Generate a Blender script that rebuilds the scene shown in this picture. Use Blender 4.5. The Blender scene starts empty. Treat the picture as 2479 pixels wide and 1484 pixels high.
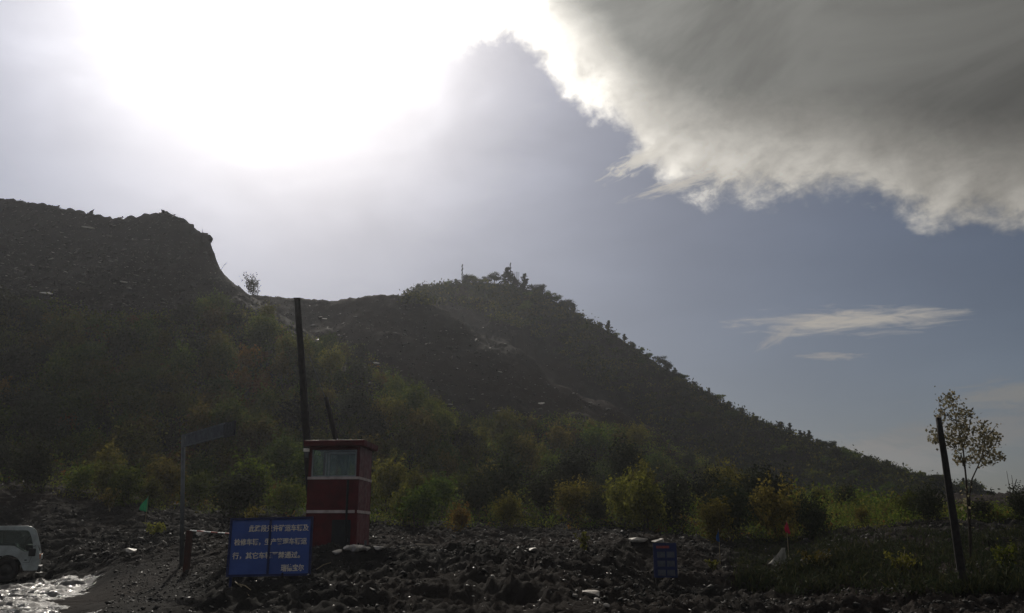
import bpy, bmesh, math, random
import numpy as np
from mathutils import Vector, Matrix

random.seed(7)
RNG = np.random.default_rng(11)
SC = bpy.context.scene
COL = SC.collection
R = math.radians

# ------------------------------------------------------------------ camera
PX_W, PX_H, PX_F = 2478.0, 1484.0, 2146.0
PITCH = R(14.8)
EYE = Vector((0, 0, 1.7))
cam_data = bpy.data.cameras.new('camera')
cam = bpy.data.objects.new('camera', cam_data)
COL.objects.link(cam)
cam.location = EYE
cam.rotation_euler = (R(90) + PITCH, 0, 0)
cam_data.sensor_width = 36.0
cam_data.lens = 36.0 * PX_F / PX_W
cam_data.clip_start = 0.1
cam_data.clip_end = 6000
SC.camera = cam


def pix_dir(px, py):
    x = (px - PX_W / 2) / PX_F
    u = (PX_H / 2 - py) / PX_F
    return Vector((x, math.cos(PITCH) - u * math.sin(PITCH), math.sin(PITCH) + u * math.cos(PITCH)))


def at(px, py, Y):
    d = pix_dir(px, py)
    return EYE + d * (Y / d.y)


def azel(px, py):
    d = pix_dir(px, py).normalized()
    return math.degrees(math.atan2(d.x, d.y)), math.degrees(math.asin(d.z))


# ------------------------------------------------------------------ sky, sun, exposure
SUN_AZ, SUN_EL = azel(715, -45)
SUN_DIR = Vector((math.sin(R(SUN_AZ)) * math.cos(R(SUN_EL)), math.cos(R(SUN_AZ)) * math.cos(R(SUN_EL)), math.sin(R(SUN_EL))))

world = bpy.data.worlds.new('World')
SC.world = world
world.use_nodes = True
WN, WL = world.node_tree.nodes, world.node_tree.links
WN.clear()


class NB:
    """small node-building helper"""
    def __init__(self, nodes, links):
        self.n, self.l = nodes, links

    def put(self, sock, v):
        if isinstance(v, bpy.types.NodeSocket):
            self.l.new(v, sock)
        elif v is not None:
            if hasattr(sock.default_value, '__len__') and not hasattr(v, '__len__'):
                v = [v] * len(sock.default_value)
            if hasattr(sock.default_value, '__len__') and len(sock.default_value) == 4 and len(v) == 3:
                v = list(v) + [1.0]
            sock.default_value = v

    def node(self, typ, **kw):
        n = self.n.new(typ)
        for k, v in kw.items():
            setattr(n, k, v)
        return n

    def m(self, op, a, b=None, c=None, clamp=False):
        n = self.node('ShaderNodeMath', operation=op, use_clamp=clamp)
        for i, v in enumerate((a, b, c)):
            if v is not None:
                self.put(n.inputs[i], v)
        return n.outputs[0]

    def v(self, op, a, b=None):
        n = self.node('ShaderNodeVectorMath', operation=op)
        self.put(n.inputs[0], a)
        if b is not None:
            self.put(n.inputs[1], b)
        return n.outputs['Value'] if op in ('DOT_PRODUCT', 'LENGTH') else n.outputs[0]

    def mix(self, f, a, b, blend='MIX'):
        n = self.node('ShaderNodeMix', data_type='RGBA', blend_type=blend)
        self.put(n.inputs[0], f)
        self.put(n.inputs[6], a)
        self.put(n.inputs[7], b)
        return n.outputs[2]

    def step(self, x, lo, hi, a=0.0, b=1.0):
        n = self.node('ShaderNodeMapRange', interpolation_type='SMOOTHSTEP')
        for i, v in enumerate((x, lo, hi, a, b)):
            self.put(n.inputs[i], v)
        return n.outputs[0]

    def noise(self, vec, scale, detail=5, rough=.55, dist=0.0, out=0):
        n = self.node('ShaderNodeTexNoise')
        if vec is not None:
            self.put(n.inputs['Vector'], vec)
        n.inputs['Scale'].default_value = scale
        n.inputs['Detail'].default_value = detail
        n.inputs['Roughness'].default_value = rough
        n.inputs['Distortion'].default_value = dist
        return n.outputs[out]

    def xyz(self, x, y, z=0.0):
        n = self.node('ShaderNodeCombineXYZ')
        for i, v in enumerate((x, y, z)):
            self.put(n.inputs[i], v)
        return n.outputs[0]

    def ramp(self, x, stops):
        n = self.node('ShaderNodeValToRGB')
        e = n.color_ramp.elements
        while len(e) < len(stops):
            e.new(.5)
        for i, (p, c) in enumerate(stops):
            e[i].position = p
            e[i].color = list(c) + [1.0] if len(c) == 3 else c
        self.put(n.inputs[0], x)
        return n.outputs[0]

    def fcurve(self, x, pts, xr, yr):
        """piecewise curve y(x) through pts, x in xr, y in yr"""
        n = self.node('ShaderNodeFloatCurve')
        cu = n.mapping.curves[0]
        q = [((a - xr[0]) / (xr[1] - xr[0]), (b - yr[0]) / (yr[1] - yr[0])) for a, b in pts]
        while len(cu.points) < len(q):
            cu.points.new(.5, .5)
        for p, (a, b) in zip(cu.points, q):
            p.location = (min(1, max(0, a)), min(1, max(0, b)))
            p.handle_type = 'VECTOR'
        n.mapping.update()
        self.put(n.inputs['Value'], self.m('DIVIDE', self.m('SUBTRACT', x, xr[0]), xr[1] - xr[0], clamp=True))
        return self.m('ADD', self.m('MULTIPLY', n.outputs[0], yr[1] - yr[0]), yr[0])


def build_world():
    b = NB(WN, WL)
    out = b.node('ShaderNodeOutputWorld')
    bg = b.node('ShaderNodeBackground')
    WL.new(bg.outputs[0], out.inputs[0])
    tc = b.node('ShaderNodeTexCoord')
    d = b.v('NORMALIZE', tc.outputs['Generated'])
    sky = b.node('ShaderNodeTexSky', sky_type='NISHITA')
    sky.sun_disc = False
    sky.sun_elevation = R(SUN_EL)
    sky.sun_rotation = R(SUN_AZ)
    sky.altitude = 900
    sky.air_density = 1.0
    sky.dust_density = 2.0
    sky.ozone_density = 1.0
    SKY = 0.046
    base = b.v('SCALE', sky.outputs[0])
    WN[-1].inputs['Scale'].default_value = SKY
    sep = b.node('ShaderNodeSeparateXYZ')
    WL.new(d, sep.inputs[0])
    az = b.m('DEGREES', b.m('ARCTAN2', sep.outputs[0], sep.outputs[1]))
    el = b.m('DEGREES', b.m('ARCSINE', sep.outputs[2]))
    th = b.m('DEGREES', b.m('ARCCOSINE', b.v('DOT_PRODUCT', d, tuple(SUN_DIR))))

    def ex(a, tau):
        return b.m('MULTIPLY', b.m('EXPONENT', b.m('DIVIDE', th, -tau)), a)
    # aureole of the thin hazy veil round the sun
    un = b.noise(b.xyz(b.m('MULTIPLY', az, .10), b.m('MULTIPLY', el, .17), 5.5), 1.0, 5, .55, .4)
    low = b.m('MAXIMUM', b.m('SUBTRACT', SUN_EL - 2.0, el), 0.0)          # the veil is thinner under the sun than beside it
    thg = b.m('ADD', b.m('MULTIPLY', th, b.step(un, .25, .75, 1.18, .85)), b.m('MULTIPLY', low, .10))
    glow = b.m('ADD', b.m('MULTIPLY', b.m('EXPONENT', b.m('MULTIPLY', b.m('POWER', b.m('DIVIDE', thg, 7.3), 1.5), -1.0)), 3.7), ex(2.2, 11.6))
    side = b.step(az, -34, -6, 1.45, 0.93)
    glow = b.m('MULTIPLY', glow, side)
    gcol = b.mix(b.step(th, 8, 22), (1.0, .99, .975), (.905, .935, 1.035))
    gl = b.node('ShaderNodeVectorMath', operation='SCALE')
    WL.new(gcol, gl.inputs[0])
    WL.new(glow, gl.inputs['Scale'])
    veil = b.v('ADD', base, gl.outputs[0])
    # soft uneven thin haze
    hz = b.noise(b.xyz(b.m('MULTIPLY', az, .05), b.m('MULTIPLY', el, .13)), 1.3, 4, .5)
    veil2 = b.node('ShaderNodeVectorMath', operation='SCALE')
    WL.new(veil, veil2.inputs[0])
    WL.new(b.m('MULTIPLY', b.step(hz, .25, .8, .93, 1.09), b.step(el, -2, 11, .66, 1.0)), veil2.inputs['Scale'])
    col = b.v('MULTIPLY', veil2.outputs[0], (.985, .978, 1.015))

    # ---- the large cloud bank
    ca, sa = math.cos(R(13)), math.sin(R(13))
    ur = b.m('ADD', b.m('MULTIPLY', az, ca), b.m('MULTIPLY', el, sa))      # along the streaks
    vr = b.m('SUBTRACT', b.m('MULTIPLY', el, ca), b.m('MULTIPLY', az, sa))  # across
    streak = b.noise(b.xyz(b.m('MULTIPLY', ur, .19), b.m('MULTIPLY', vr, .46)), 1.0, 6, .54, .5)
    puff = b.noise(b.xyz(b.m('MULTIPLY', az, .33), b.m('MULTIPLY', el, .40), 3.1), 1.0, 8, .62, .25)
    fine = b.noise(b.xyz(b.m('MULTIPLY', az, 1.3), b.m('MULTIPLY', el, 1.9), 7.7), 1.0, 5, .6, .3)
    edge_px = [(-400, -700), (300, -500), (620, 100), (880, 225), (1000, 180), (1070, 145), (1150, 112), (1240, 100), (1310, 155), (1350, 215), (1400, 265),
               (1470, 292), (1505, 318), (1528, 345), (1560, 415), (1620, 452), (1700, 482), (1830, 488), (1960, 484), (2060, 462),
               (2140, 478), (2230, 535), (2340, 556), (2478, 562)]
    pts = [azel(*p) for p in edge_px]
    pts = [(-180, 89), (-60, 89)] + [p for p in pts if p[0] > -55] + [(60, 20), (80, 30), (110, 89), (180, 89)]
    ece = b.fcurve(az, pts, (-180, 180), (0, 90))
    dn = b.m('ADD', b.m('MULTIPLY', b.m('SUBTRACT', streak, .5), 2.6), b.m('MULTIPLY', b.m('SUBTRACT', puff, .5), 4.2))
    dn = b.m('ADD', dn, b.m('MULTIPLY', b.m('SUBTRACT', fine, .5), 1.3))
    dn = b.m('MULTIPLY', dn, b.step(az, -18, 14, .62, 1.0))
    de = b.m('SUBTRACT', el, ece)
    cov = b.step(b.m('ADD', de, dn), -.45, 1.6)
    core_px = [(1180, -800), (1285, -300), (1312, 0), (1340, 100), (1440, 180), (1500, 240), (1545, 300), (1640, 352), (1800, 390), (2000, 395),
               (2200, 430), (2478, 470)]
    ptc = [(-180, 89), (-6, 89)] + [p for p in (azel(*q) for q in core_px) if p[0] > -5] + [(60, 26), (80, 36), (110, 89), (180, 89)]
    cce = b.fcurve(az, ptc, (-180, 180), (0, 90))
    dc = b.m('SUBTRACT', el, cce)
    thick = b.step(b.m('ADD', dc, b.m('MULTIPLY', dn, .7)), -1.6, 5.2)
    # light that reaches the eye through thin edges falls off away from the sun
    rimv = b.m('ADD', b.m('ADD', ex(6.2, 13.0), ex(6.0, 6.0)), .40)
    rimv = b.m('MULTIPLY', rimv, b.step(puff, .3, .72, .80, 1.34))
    rimv = b.m('MULTIPLY', rimv, b.step(streak, .32, .68, .78, 1.14))
    rim = b.node('ShaderNodeVectorMath', operation='SCALE')
    rim.inputs[0].default_value = (1.04, .99, .90)
    WL.new(rimv, rim.inputs['Scale'])
    big = b.noise(b.xyz(b.m('MULTIPLY', ur, .05), b.m('MULTIPLY', vr, .12), 1.7), 1.0, 6, .55, .6)
    corv = b.m('ADD', ex(1.75, 13.0), .15)
    corv = b.m('MULTIPLY', corv, b.step(big, .3, .72, .68, 1.32))
    core = b.node('ShaderNodeVectorMath', operation='SCALE')
    core.inputs[0].default_value = (1.0, .995, .93)
    WL.new(corv, core.inputs['Scale'])
    cl = b.mix(thick, rim.outputs[0], core.outputs[0])
    col = b.mix(cov, col, cl)

    # ---- unseen broken bright cloud away from the sun, added as fill for camera-facing sides
    bn = b.noise(b.v('MULTIPLY', d, (3.2, 3.2, 6.0)), 1.0, 6, .58, .3)
    bc = b.m('MULTIPLY', b.step(bn, .42, .60), b.step(b.m('ABSOLUTE', az), 52, 85))
    bc = b.m('MULTIPLY', bc, b.step(el, 2, 16))
    col = b.mix(bc, col, b.mix(b.step(bn, .45, .8), (.80, .79, .76), (.46, .47, .49)))

    # ---- small wisps low in the sky
    def wisp(col, px, py, wpx, hpx, tilt, amt, seed, bright):
        a0, e0 = azel(px, py)
        wd, hd = wpx / PX_F * 57.3, hpx / PX_F * 57.3
        c, s = math.cos(R(tilt)), math.sin(R(tilt))
        da, dl = b.m('SUBTRACT', az, a0), b.m('SUBTRACT', el, e0)
        u = b.m('DIVIDE', b.m('ADD', b.m('MULTIPLY', da, c), b.m('MULTIPLY', dl, s)), wd)
        w = b.m('DIVIDE', b.m('SUBTRACT', b.m('MULTIPLY', dl, c), b.m('MULTIPLY', da, s)), hd)
        r = b.m('SQRT', b.m('ADD', b.m('MULTIPLY', u, u), b.m('MULTIPLY', w, w)))
        nz = b.noise(b.xyz(b.m('MULTIPLY', u, 1.4), b.m('MULTIPLY', w, 1.1), seed), 1.5, 6, .62, .5)
        f = b.m('MULTIPLY', b.step(b.m('ADD', r, b.m('MULTIPLY', b.m('SUBTRACT', nz, .5), 2.4)), 1.15, .15), amt)
        return b.mix(f, col, bright)
    col = wisp(col, 1545, 388, 95, 24, 24, .95, 1.3, (1.25, 1.18, 1.06))
    col = wisp(col, 1640, 448, 130, 18, 12, .8, 3.9, (1.0, .94, .85))
    col = wisp(col, 2045, 778, 240, 30, -2, .9, 2.3, (.80, .74, .66))
    col = wisp(col, 2010, 862, 70, 10, -3, .6, 9.3, (.62, .58, .54))
    col = wisp(col, 1890, 812, 60, 16, 30, .5, 5.1, (.66, .62, .58))
    col = wisp(col, 2470, 955, 190, 34, 2, .7, 4.4, (.40, .385, .355))
    col = wisp(col, 2330, 1050, 260, 50, 4, .6, 6.6, (.36, .345, .33))
    col = wisp(col, 2130, 1105, 210, 45, -8, .55, 8.8, (.44, .42, .40))
    WL.new(col, bg.inputs[0])
    bg.inputs[1].default_value = 1.0


build_world()
sun_data = bpy.data.lights.new('sun', 'SUN')
sun = bpy.data.objects.new('sun', sun_data)
COL.objects.link(sun)
sun.rotation_euler = SUN_DIR.to_track_quat('Z', 'Y').to_euler()
sun_data.energy = 4.2
sun_data.angle = R(0.6)
sun_data.color = (1.0, .93, .82)
SC.view_settings.view_transform = 'Standard'
SC.view_settings.look = 'None'
SC.view_settings.exposure = -1.0
SC.view_settings.gamma = 1.0
SC.view_settings.use_curve_mapping = False
SC.render.engine = 'CYCLES'
SC.cycles.use_denoising = True
SC.cycles.max_bounces = 6
SC.cycles.diffuse_bounces = 3
SC.cycles.volume_bounces = 0
SC.cycles.transparent_max_bounces = 12
SC.cycles.sample_clamp_indirect = 4.0

# ------------------------------------------------------------------ materials


def material(name):
    m = bpy.data.materials.new(name)
    m.use_nodes = True
    nt = m.node_tree
    nt.nodes.clear()
    b = NB(nt.nodes, nt.links)
    o = b.node('ShaderNodeOutputMaterial')
    return m, b, o


def principled(b, o, color, rough=.8, spec=.3, metal=0.0, normal=None, **kw):
    p = b.node('ShaderNodeBsdfPrincipled')
    b.put(p.inputs['Base Color'], color)
    b.put(p.inputs['Roughness'], rough)
    b.put(p.inputs['Specular IOR Level'], spec)
    b.put(p.inputs['Metallic'], metal)
    if normal is not None:
        b.l.new(normal, p.inputs['Normal'])
    for k, v in kw.items():
        b.put(p.inputs[k], v)
    b.l.new(p.outputs[0], o.inputs[0])
    return p


def bump(b, h, strength=.4, dist=.05):
    n = b.node('ShaderNodeBump')
    n.inputs['Strength'].default_value = strength
    n.inputs['Distance'].default_value = dist
    b.l.new(h, n.inputs['Height'])
    return n.outputs[0]


def simple(name, c1, c2=None, scale=6.0, rough=.7, spec=.3, metal=0.0, bmp=.0, detail=6):
    """a painted or raw surface with uneven wear"""
    m, b, o = material(name)
    tc = b.node('ShaderNodeTexCoord')
    nz = b.noise(tc.outputs['Object'], scale, detail, .62)
    c2 = c2 or tuple(x * .6 for x in c1)
    colr = b.mix(b.step(nz, .35, .68), c1, c2)
    nrm = bump(b, b.noise(tc.outputs['Object'], scale * 5, 4, .6), bmp, .02) if bmp else None
    rr = b.step(b.noise(tc.outputs['Object'], scale * 2.3, 3), .3, .7, max(.05, rough - .12), min(1, rough + .12))
    principled(b, o, colr, rr, spec, metal, nrm)
    return m


def leaf_mat(name, c1, c2, c3, trans=.48):
    m, b, o = material(name)
    geo = b.node('ShaderNodeNewGeometry')
    oi = b.node('ShaderNodeObjectInfo')
    cl = b.ramp(geo.outputs['Random Per Island'], [(0, c1), (.55, c2), (1, c3)])
    hv = b.node('ShaderNodeHueSaturation')
    b.put(hv.inputs['Hue'], b.step(oi.outputs['Random'], 0, 1, .475, .52))
    b.put(hv.inputs['Value'], b.step(b.m('FRACT', b.m('MULTIPLY', oi.outputs['Random'], 7.3)), 0, 1, .65, 1.3))
    hv.inputs['Saturation'].default_value = 1.0
    b.put(hv.inputs['Color'], cl)
    d = b.node('ShaderNodeBsdfPrincipled')
    b.put(d.inputs['Base Color'], hv.outputs[0])
    d.inputs['Roughness'].default_value = .85
    d.inputs['Specular IOR Level'].default_value = .06
    t = b.node('ShaderNodeBsdfTranslucent')
    b.put(t.inputs[0], hv.outputs[0])
    mx = b.node('ShaderNodeMixShader')
    mx.inputs[0].default_value = trans
    b.l.new(d.outputs[0], mx.inputs[1])
    b.l.new(t.outputs[0], mx.inputs[2])
    b.l.new(mx.outputs[0], o.inputs[0])
    return m


M = {}


def terrain_mat():
    m, b, o = material('waste_rock_soil')
    geo = b.node('ShaderNodeNewGeometry')
    P = geo.outputs['Position']
    big = b.noise(P, .045, 5, .6)
    mid = b.noise(P, .6, 6, .65)
    fin = b.noise(P, 6.0, 6, .7)
    c = b.mix(b.step(mid, .35, .66), (.009, .0088, .0085), (.022, .0205, .019))
    c = b.mix(b.m('MULTIPLY', b.step(big, .42, .62), .55), c, (.034, .023, .018))
    c = b.mix(b.m('MULTIPLY', b.step(fin, .56, .76), .4), c, (.050, .045, .040))
    h = b.m('ADD', b.m('MULTIPLY', mid, .7), b.m('MULTIPLY', fin, .35))
    principled(b, o, c, .95, .06, 0, bump(b, h, 1.0, .16))
    return m


def rubble_mat(name, stops, rough=.7, spec=.18):
    m, b, o = material(name)
    geo = b.node('ShaderNodeNewGeometry')
    c = b.ramp(geo.outputs['Random Per Island'], stops)
    nz = b.noise(geo.outputs['Position'], 9, 4, .6)
    c = b.mix(b.step(nz, .3, .75, 0, .5), c, (.02, .019, .018))
    principled(b, o, c, rough, spec)
    return m


def road_mat():
    m, b, o = material('wet_haul_road')
    geo = b.node('ShaderNodeNewGeometry')
    P = geo.outputs['Position']
    n1 = b.noise(P, 1.6, 6, .65)
    n2 = b.noise(P, 24, 5, .75)
    c = b.mix(b.step(n1, .38, .62), (.03, .028, .026), (.055, .05, .045))
    wet = b.step(n1, .40, .58, .12, .55)
    principled(b, o, c, wet, .6, 0, bump(b, n2, 1.0, .05))
    return m




def cloth_mat(name, c1, c2):
    m, b, o = material(name)
    tc = b.node('ShaderNodeTexCoord')
    c = b.mix(b.noise(tc.outputs['Object'], 6, 4), c1, c2)
    d = b.node('ShaderNodeBsdfDiffuse')
    b.put(d.inputs[0], c)
    t = b.node('ShaderNodeBsdfTranslucent')
    b.put(t.inputs[0], c)
    mx = b.node('ShaderNodeMixShader')
    mx.inputs[0].default_value = .6
    b.l.new(d.outputs[0], mx.inputs[1])
    b.l.new(t.outputs[0], mx.inputs[2])
    b.l.new(mx.outputs[0], o.inputs[0])
    return m


def lamp_glass():
    m, b, o = material('lamp_opal_glass')
    t = b.node('ShaderNodeBsdfTranslucent')
    t.inputs[0].default_value = (.95, .93, .88, 1)
    g = b.node('ShaderNodeBsdfGlossy')
    g.inputs['Roughness'].default_value = .15
    mx = b.node('ShaderNodeMixShader')
    mx.inputs[0].default_value = .12
    b.l.new(t.outputs[0], mx.inputs[1])
    b.l.new(g.outputs[0], mx.inputs[2])
    b.l.new(mx.outputs[0], o.inputs[0])
    return m


M['soil'] = terrain_mat()
M['rubble'] = rubble_mat('rubble_stone', [(0, (.012, .0115, .011)), (.70, (.030, .028, .026)), (.93, (.070, .063, .056)), (1, (.18, .165, .145))])
M['chip'] = rubble_mat('glint_chip_stone', [(0, (.10, .09, .08)), (.55, (.20, .18, .155)), (.9, (.36, .33, .29)), (1, (.6, .57, .52))], .4, .5)  # pale tones put sun glints into the colour of the chips
M['slab'] = rubble_mat('slab_stone', [(0, (.24, .215, .18)), (.6, (.36, .33, .28)), (1, (.5, .46, .40))], .35, .5)  # paleness raised so the dump slabs read as glints
M['pale_stone'] = simple('pale_stone', (.52, .47, .41), (.32, .28, .24), 7, .55, .4, bmp=.3)
M['road'] = road_mat()
M['leaf_green'] = leaf_mat('shrub_leaves_green', (.032, .056, .008), (.068, .096, .013), (.122, .142, .023))
M['leaf_olive'] = leaf_mat('shrub_leaves_olive', (.062, .060, .012), (.106, .098, .018), (.17, .150, .030))
M['leaf_autumn'] = leaf_mat('shrub_leaves_autumn', (.090, .052, .014), (.17, .080, .018), (.20, .12, .024))
M['leaf_dark'] = leaf_mat('conifer_needles', (.022, .030, .014), (.032, .040, .018), (.048, .052, .024), .2)
M['leaf_murky'] = leaf_mat('verge_grass_dull', (.022, .024, .010), (.034, .034, .014), (.055, .050, .020), .3)
M['leaf_yellow'] = leaf_mat('weed_leaves_yellow', (.11, .11, .022), (.17, .16, .03), (.22, .19, .04), .45)
M['leaf_pale'] = leaf_mat('sapling_leaves', (.10, .102, .055), (.16, .150, .085), (.22, .20, .12), .55)
M['bark'] = simple('bark', (.055, .043, .033), (.030, .024, .019), 8, .9, .15, bmp=.5)
M['pole_wood'] = simple('tarred_pole_wood', (.035, .030, .027), (.020, .018, .017), 5, .85, .2, bmp=.4)
M['red_paint'] = simple('red_booth_paint', (.115, .013, .016), (.065, .010, .011), 2.2, .65, .2)
M['red_side'] = simple('paler_red_paint', (.18, .060, .064), (.12, .040, .042), 2.0, .5, .4)  # paler, pinker red than the front
M['lamp_glass'] = lamp_glass()
M['white_band'] = simple('white_band_paint', (.62, .52, .48), (.42, .33, .30), 4, .6)
M['white_frame'] = simple('white_window_frame', (.32, .34, .34), (.22, .24, .24), 4, .45)
M['blue_sign'] = simple('blue_sign_paint', (.052, .105, .36), (.038, .078, .27), 1.4, .55, .35)
M['blue_dark'] = simple('dark_blue_frame', (.020, .028, .10), (.014, .020, .07), 3, .55)
M['letter'] = simple('cream_lettering', (.86, .77, .63), (.70, .61, .49), 14, .6)
M['galv'] = simple('galvanised_steel', (.12, .13, .135), (.08, .088, .09), 5, .5, .5, .35)
M['board_back'] = simple('grey_board', (.075, .082, .095), (.05, .056, .066), 3, .55, .4)
M['white_truck'] = simple('white_truck_paint', (.46, .50, .485), (.30, .31, .295), 1.6, .28, .5)
M['dark_plastic'] = simple('black_plastic', (.020, .020, .021), (.012, .012, .013), 6, .5)
M['rubber'] = simple('tyre_rubber', (.022, .021, .020), (.045, .04, .036), 5, .85)
M['rim'] = simple('dark_steel_rim', (.055, .05, .045), (.03, .028, .026), 5, .45, .5, .6)  # dark steel tone on all wheel rims
M['yellow'] = simple('yellow_paint', (.62, .40, .04), (.45, .27, .03), 3, .5)
M['amber'] = simple('amber_lens', (.55, .16, .02), (.45, .12, .02), 9, .2, .6)
M['seat'] = simple('grey_seat_cloth', (.25, .25, .24), (.18, .18, .17), 9, .9)
M['pink_cloth'] = cloth_mat('pink_cloth', (.50, .05, .12), (.38, .03, .09))
M['pink_bag'] = simple('pink_sack', (.66, .42, .40), (.50, .26, .26), 8, .7)
M['green_cloth'] = cloth_mat('green_cloth', (.09, .42, .26), (.06, .30, .18))
M['blue_cloth'] = cloth_mat('blue_cloth', (.05, .16, .34), (.04, .11, .26))
M['white_rag'] = simple('dirty_white_sheet', (.34, .32, .27), (.20, .19, .16), 4, .8)
M['plank'] = simple('weathered_plank', (.42, .36, .28), (.28, .23, .18), 6, .8, bmp=.3)
M['dry_stalk'] = simple('dry_stalk', (.34, .27, .16), (.22, .17, .10), 8, .8)
M['red_stripe'] = simple('red_stripe_paint', (.45, .05, .035), (.32, .04, .03), 5, .5)
M['brown_paint'] = simple('brown_rusty_paint', (.075, .030, .022), (.045, .022, .018), 7, .8, .2)
M['lamp_white'] = simple('white_lamp_housing', (.78, .78, .76), (.62, .62, .60), 6, .3, .5)
M['pale_panel'] = simple('pale_notice_panel', (.095, .10, .125), (.06, .064, .085), 9, .6)
M['header'] = simple('red_header_strip', (.36, .06, .05), (.20, .05, .06), 14, .6)


def glass_mat():
    m, b, o = material('window_glass')
    g = b.node('ShaderNodeBsdfGlossy')
    g.inputs['Roughness'].default_value = .04
    g.inputs[0].default_value = (.9, .93, .95, 1)
    t = b.node('ShaderNodeBsdfTransparent')
    t.inputs[0].default_value = (.72, .78, .76, 1)
    fr = b.node('ShaderNodeFresnel')
    fr.inputs[0].default_value = 1.5
    mx = b.node('ShaderNodeMixShader')
    b.l.new(b.m('ADD', fr.outputs[0], .03), mx.inputs[0])
    b.l.new(t.outputs[0], mx.inputs[1])
    b.l.new(g.outputs[0], mx.inputs[2])
    b.l.new(mx.outputs[0], o.inputs[0])
    return m


M['glass'] = glass_mat()

# ------------------------------------------------------------------ mesh helpers


def link(name, me, mat=None, parent=None):
    o = bpy.data.objects.new(name, me)
    COL.objects.link(o)
    if mat is not None and me is not None:
        me.materials.append(mat)
    if parent is not None:
        o.parent = parent
    return o


def mesh_np(name, V, F, mat=None, parent=None, smooth=False):
    """V (n,3), F (m,k) arrays -> one mesh object, k = 3 or 4"""
    V = np.ascontiguousarray(V, np.float32)
    F = np.ascontiguousarray(F, np.int32)
    me = bpy.data.meshes.new(name)
    k = F.shape[1]
    me.vertices.add(len(V))
    me.vertices.foreach_set('co', V.ravel())
    me.loops.add(F.size)
    me.loops.foreach_set('vertex_index', F.ravel())
    me.polygons.add(len(F))
    me.polygons.foreach_set('loop_start', np.arange(0, F.size, k, dtype=np.int32))
    me.polygons.foreach_set('loop_total', np.full(len(F), k, np.int32))
    if smooth:
        me.polygons.foreach_set('use_smooth', np.ones(len(F), bool))
    me.update(calc_edges=True)
    me.validate()
    return link(name, me, mat, parent)


class MB:
    """collects boxes, tubes and polygons, then links them as ONE mesh object"""
    def __init__(self):
        self.bm = bmesh.new()

    def box(self, c, s, rot=None, bev=0.0):
        r = bmesh.ops.create_cube(self.bm, size=1.0)
        vs = r['verts']
        bmesh.ops.scale(self.bm, vec=Vector(s), verts=vs)
        if bev:
            es = list({e for v in vs for e in v.link_edges})
            rb = bmesh.ops.bevel(self.bm, geom=es, offset=bev, segments=2, affect='EDGES', profile=.6)
            vs = list({v for f in rb['faces'] for v in f.verts} | {v for v in vs if v.is_valid})
        if rot is not None:
            bmesh.ops.rotate(self.bm, cent=(0, 0, 0), matrix=rot, verts=vs)
        bmesh.ops.translate(self.bm, vec=Vector(c), verts=vs)
        return self

    def tube(self, pts, radii, n=8, cap=True):
        pts = [Vector(p) for p in pts]
        if not hasattr(radii, '__len__'):
            radii = [radii] * len(pts)
        rings = []
        for i, p in enumerate(pts):
            t = (pts[min(i + 1, len(pts) - 1)] - pts[max(i - 1, 0)]).normalized()
            a = t.orthogonal().normalized() if i == 0 else (a - t * a.dot(t)).normalized()
            c = t.cross(a)
            rings.append([self.bm.verts.new(p + (a * math.cos(2 * math.pi * k / n) + c * math.sin(2 * math.pi * k / n)) * radii[i]) for k in range(n)])
        for r0, r1 in zip(rings, rings[1:]):
            for k in range(n):
                self.bm.faces.new((r0[k], r0[(k + 1) % n], r1[(k + 1) % n], r1[k]))
        if cap:
            self.bm.faces.new(rings[0][::-1])
            self.bm.faces.new(rings[-1])
        return self

    def prism(self, prof, axis_from, axis_to):
        """closed polygon prof [(a, b)] in x-z, extruded along y"""
        v0 = [self.bm.verts.new((a, axis_from, c)) for a, c in prof]
        v1 = [self.bm.verts.new((a, axis_to, c)) for a, c in prof]
        n = len(prof)
        for k in range(n):
            self.bm.faces.new((v0[k], v0[(k + 1) % n], v1[(k + 1) % n], v1[k]))
        self.bm.faces.new(v0[::-1])
        self.bm.faces.new(v1)
        return self

    def build(self, name, mat, parent=None, smooth=False):
        bmesh.ops.recalc_face_normals(self.bm, faces=self.bm.faces)
        me = bpy.data.meshes.new(name)
        self.bm.to_mesh(me)
        self.bm.free()
        if smooth:
            for p in me.polygons:
                p.use_smooth = True
        return link(name, me, mat, parent)


def tag(o, label=None, cat=None, group=None, kind=None):
    for k, v in (('label', label), ('category', cat), ('group', group), ('kind', kind)):
        if v:
            o[k] = v
    return o


def empty(name, loc, rz=0.0, label=None, cat=None, group=None):
    o = bpy.data.objects.new(name, None)
    COL.objects.link(o)
    o.location = loc
    o.rotation_euler = (0, 0, rz)
    o.empty_display_size = .3
    return tag(o, label, cat, group)


def copy_tree(root, loc, rz=0.0, scale=None, label=None, group=None):
    c = root.copy()
    COL.objects.link(c)
    c.location = loc
    c.rotation_euler = (0, 0, rz)
    if scale is not None:
        c.scale = scale
    if label:
        c['label'] = label
    if group:
        c['group'] = group
    for ch in KIDS.get(root.name, ()):
        d = ch.copy()
        COL.objects.link(d)
        d.parent = c
    return c


KIDS = {}

# ------------------------------------------------------------------ noise and the height of the land


def _hash(ix, iy, s):
    h = (ix.astype(np.int64) * 374761393 + iy.astype(np.int64) * 668265263 + s * 982451653) & 0x7fffffff
    h = ((h ^ (h >> 13)) * 1274126177) & 0x7fffffff
    return ((h ^ (h >> 16)) & 0xffff) / 65535.0


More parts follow.
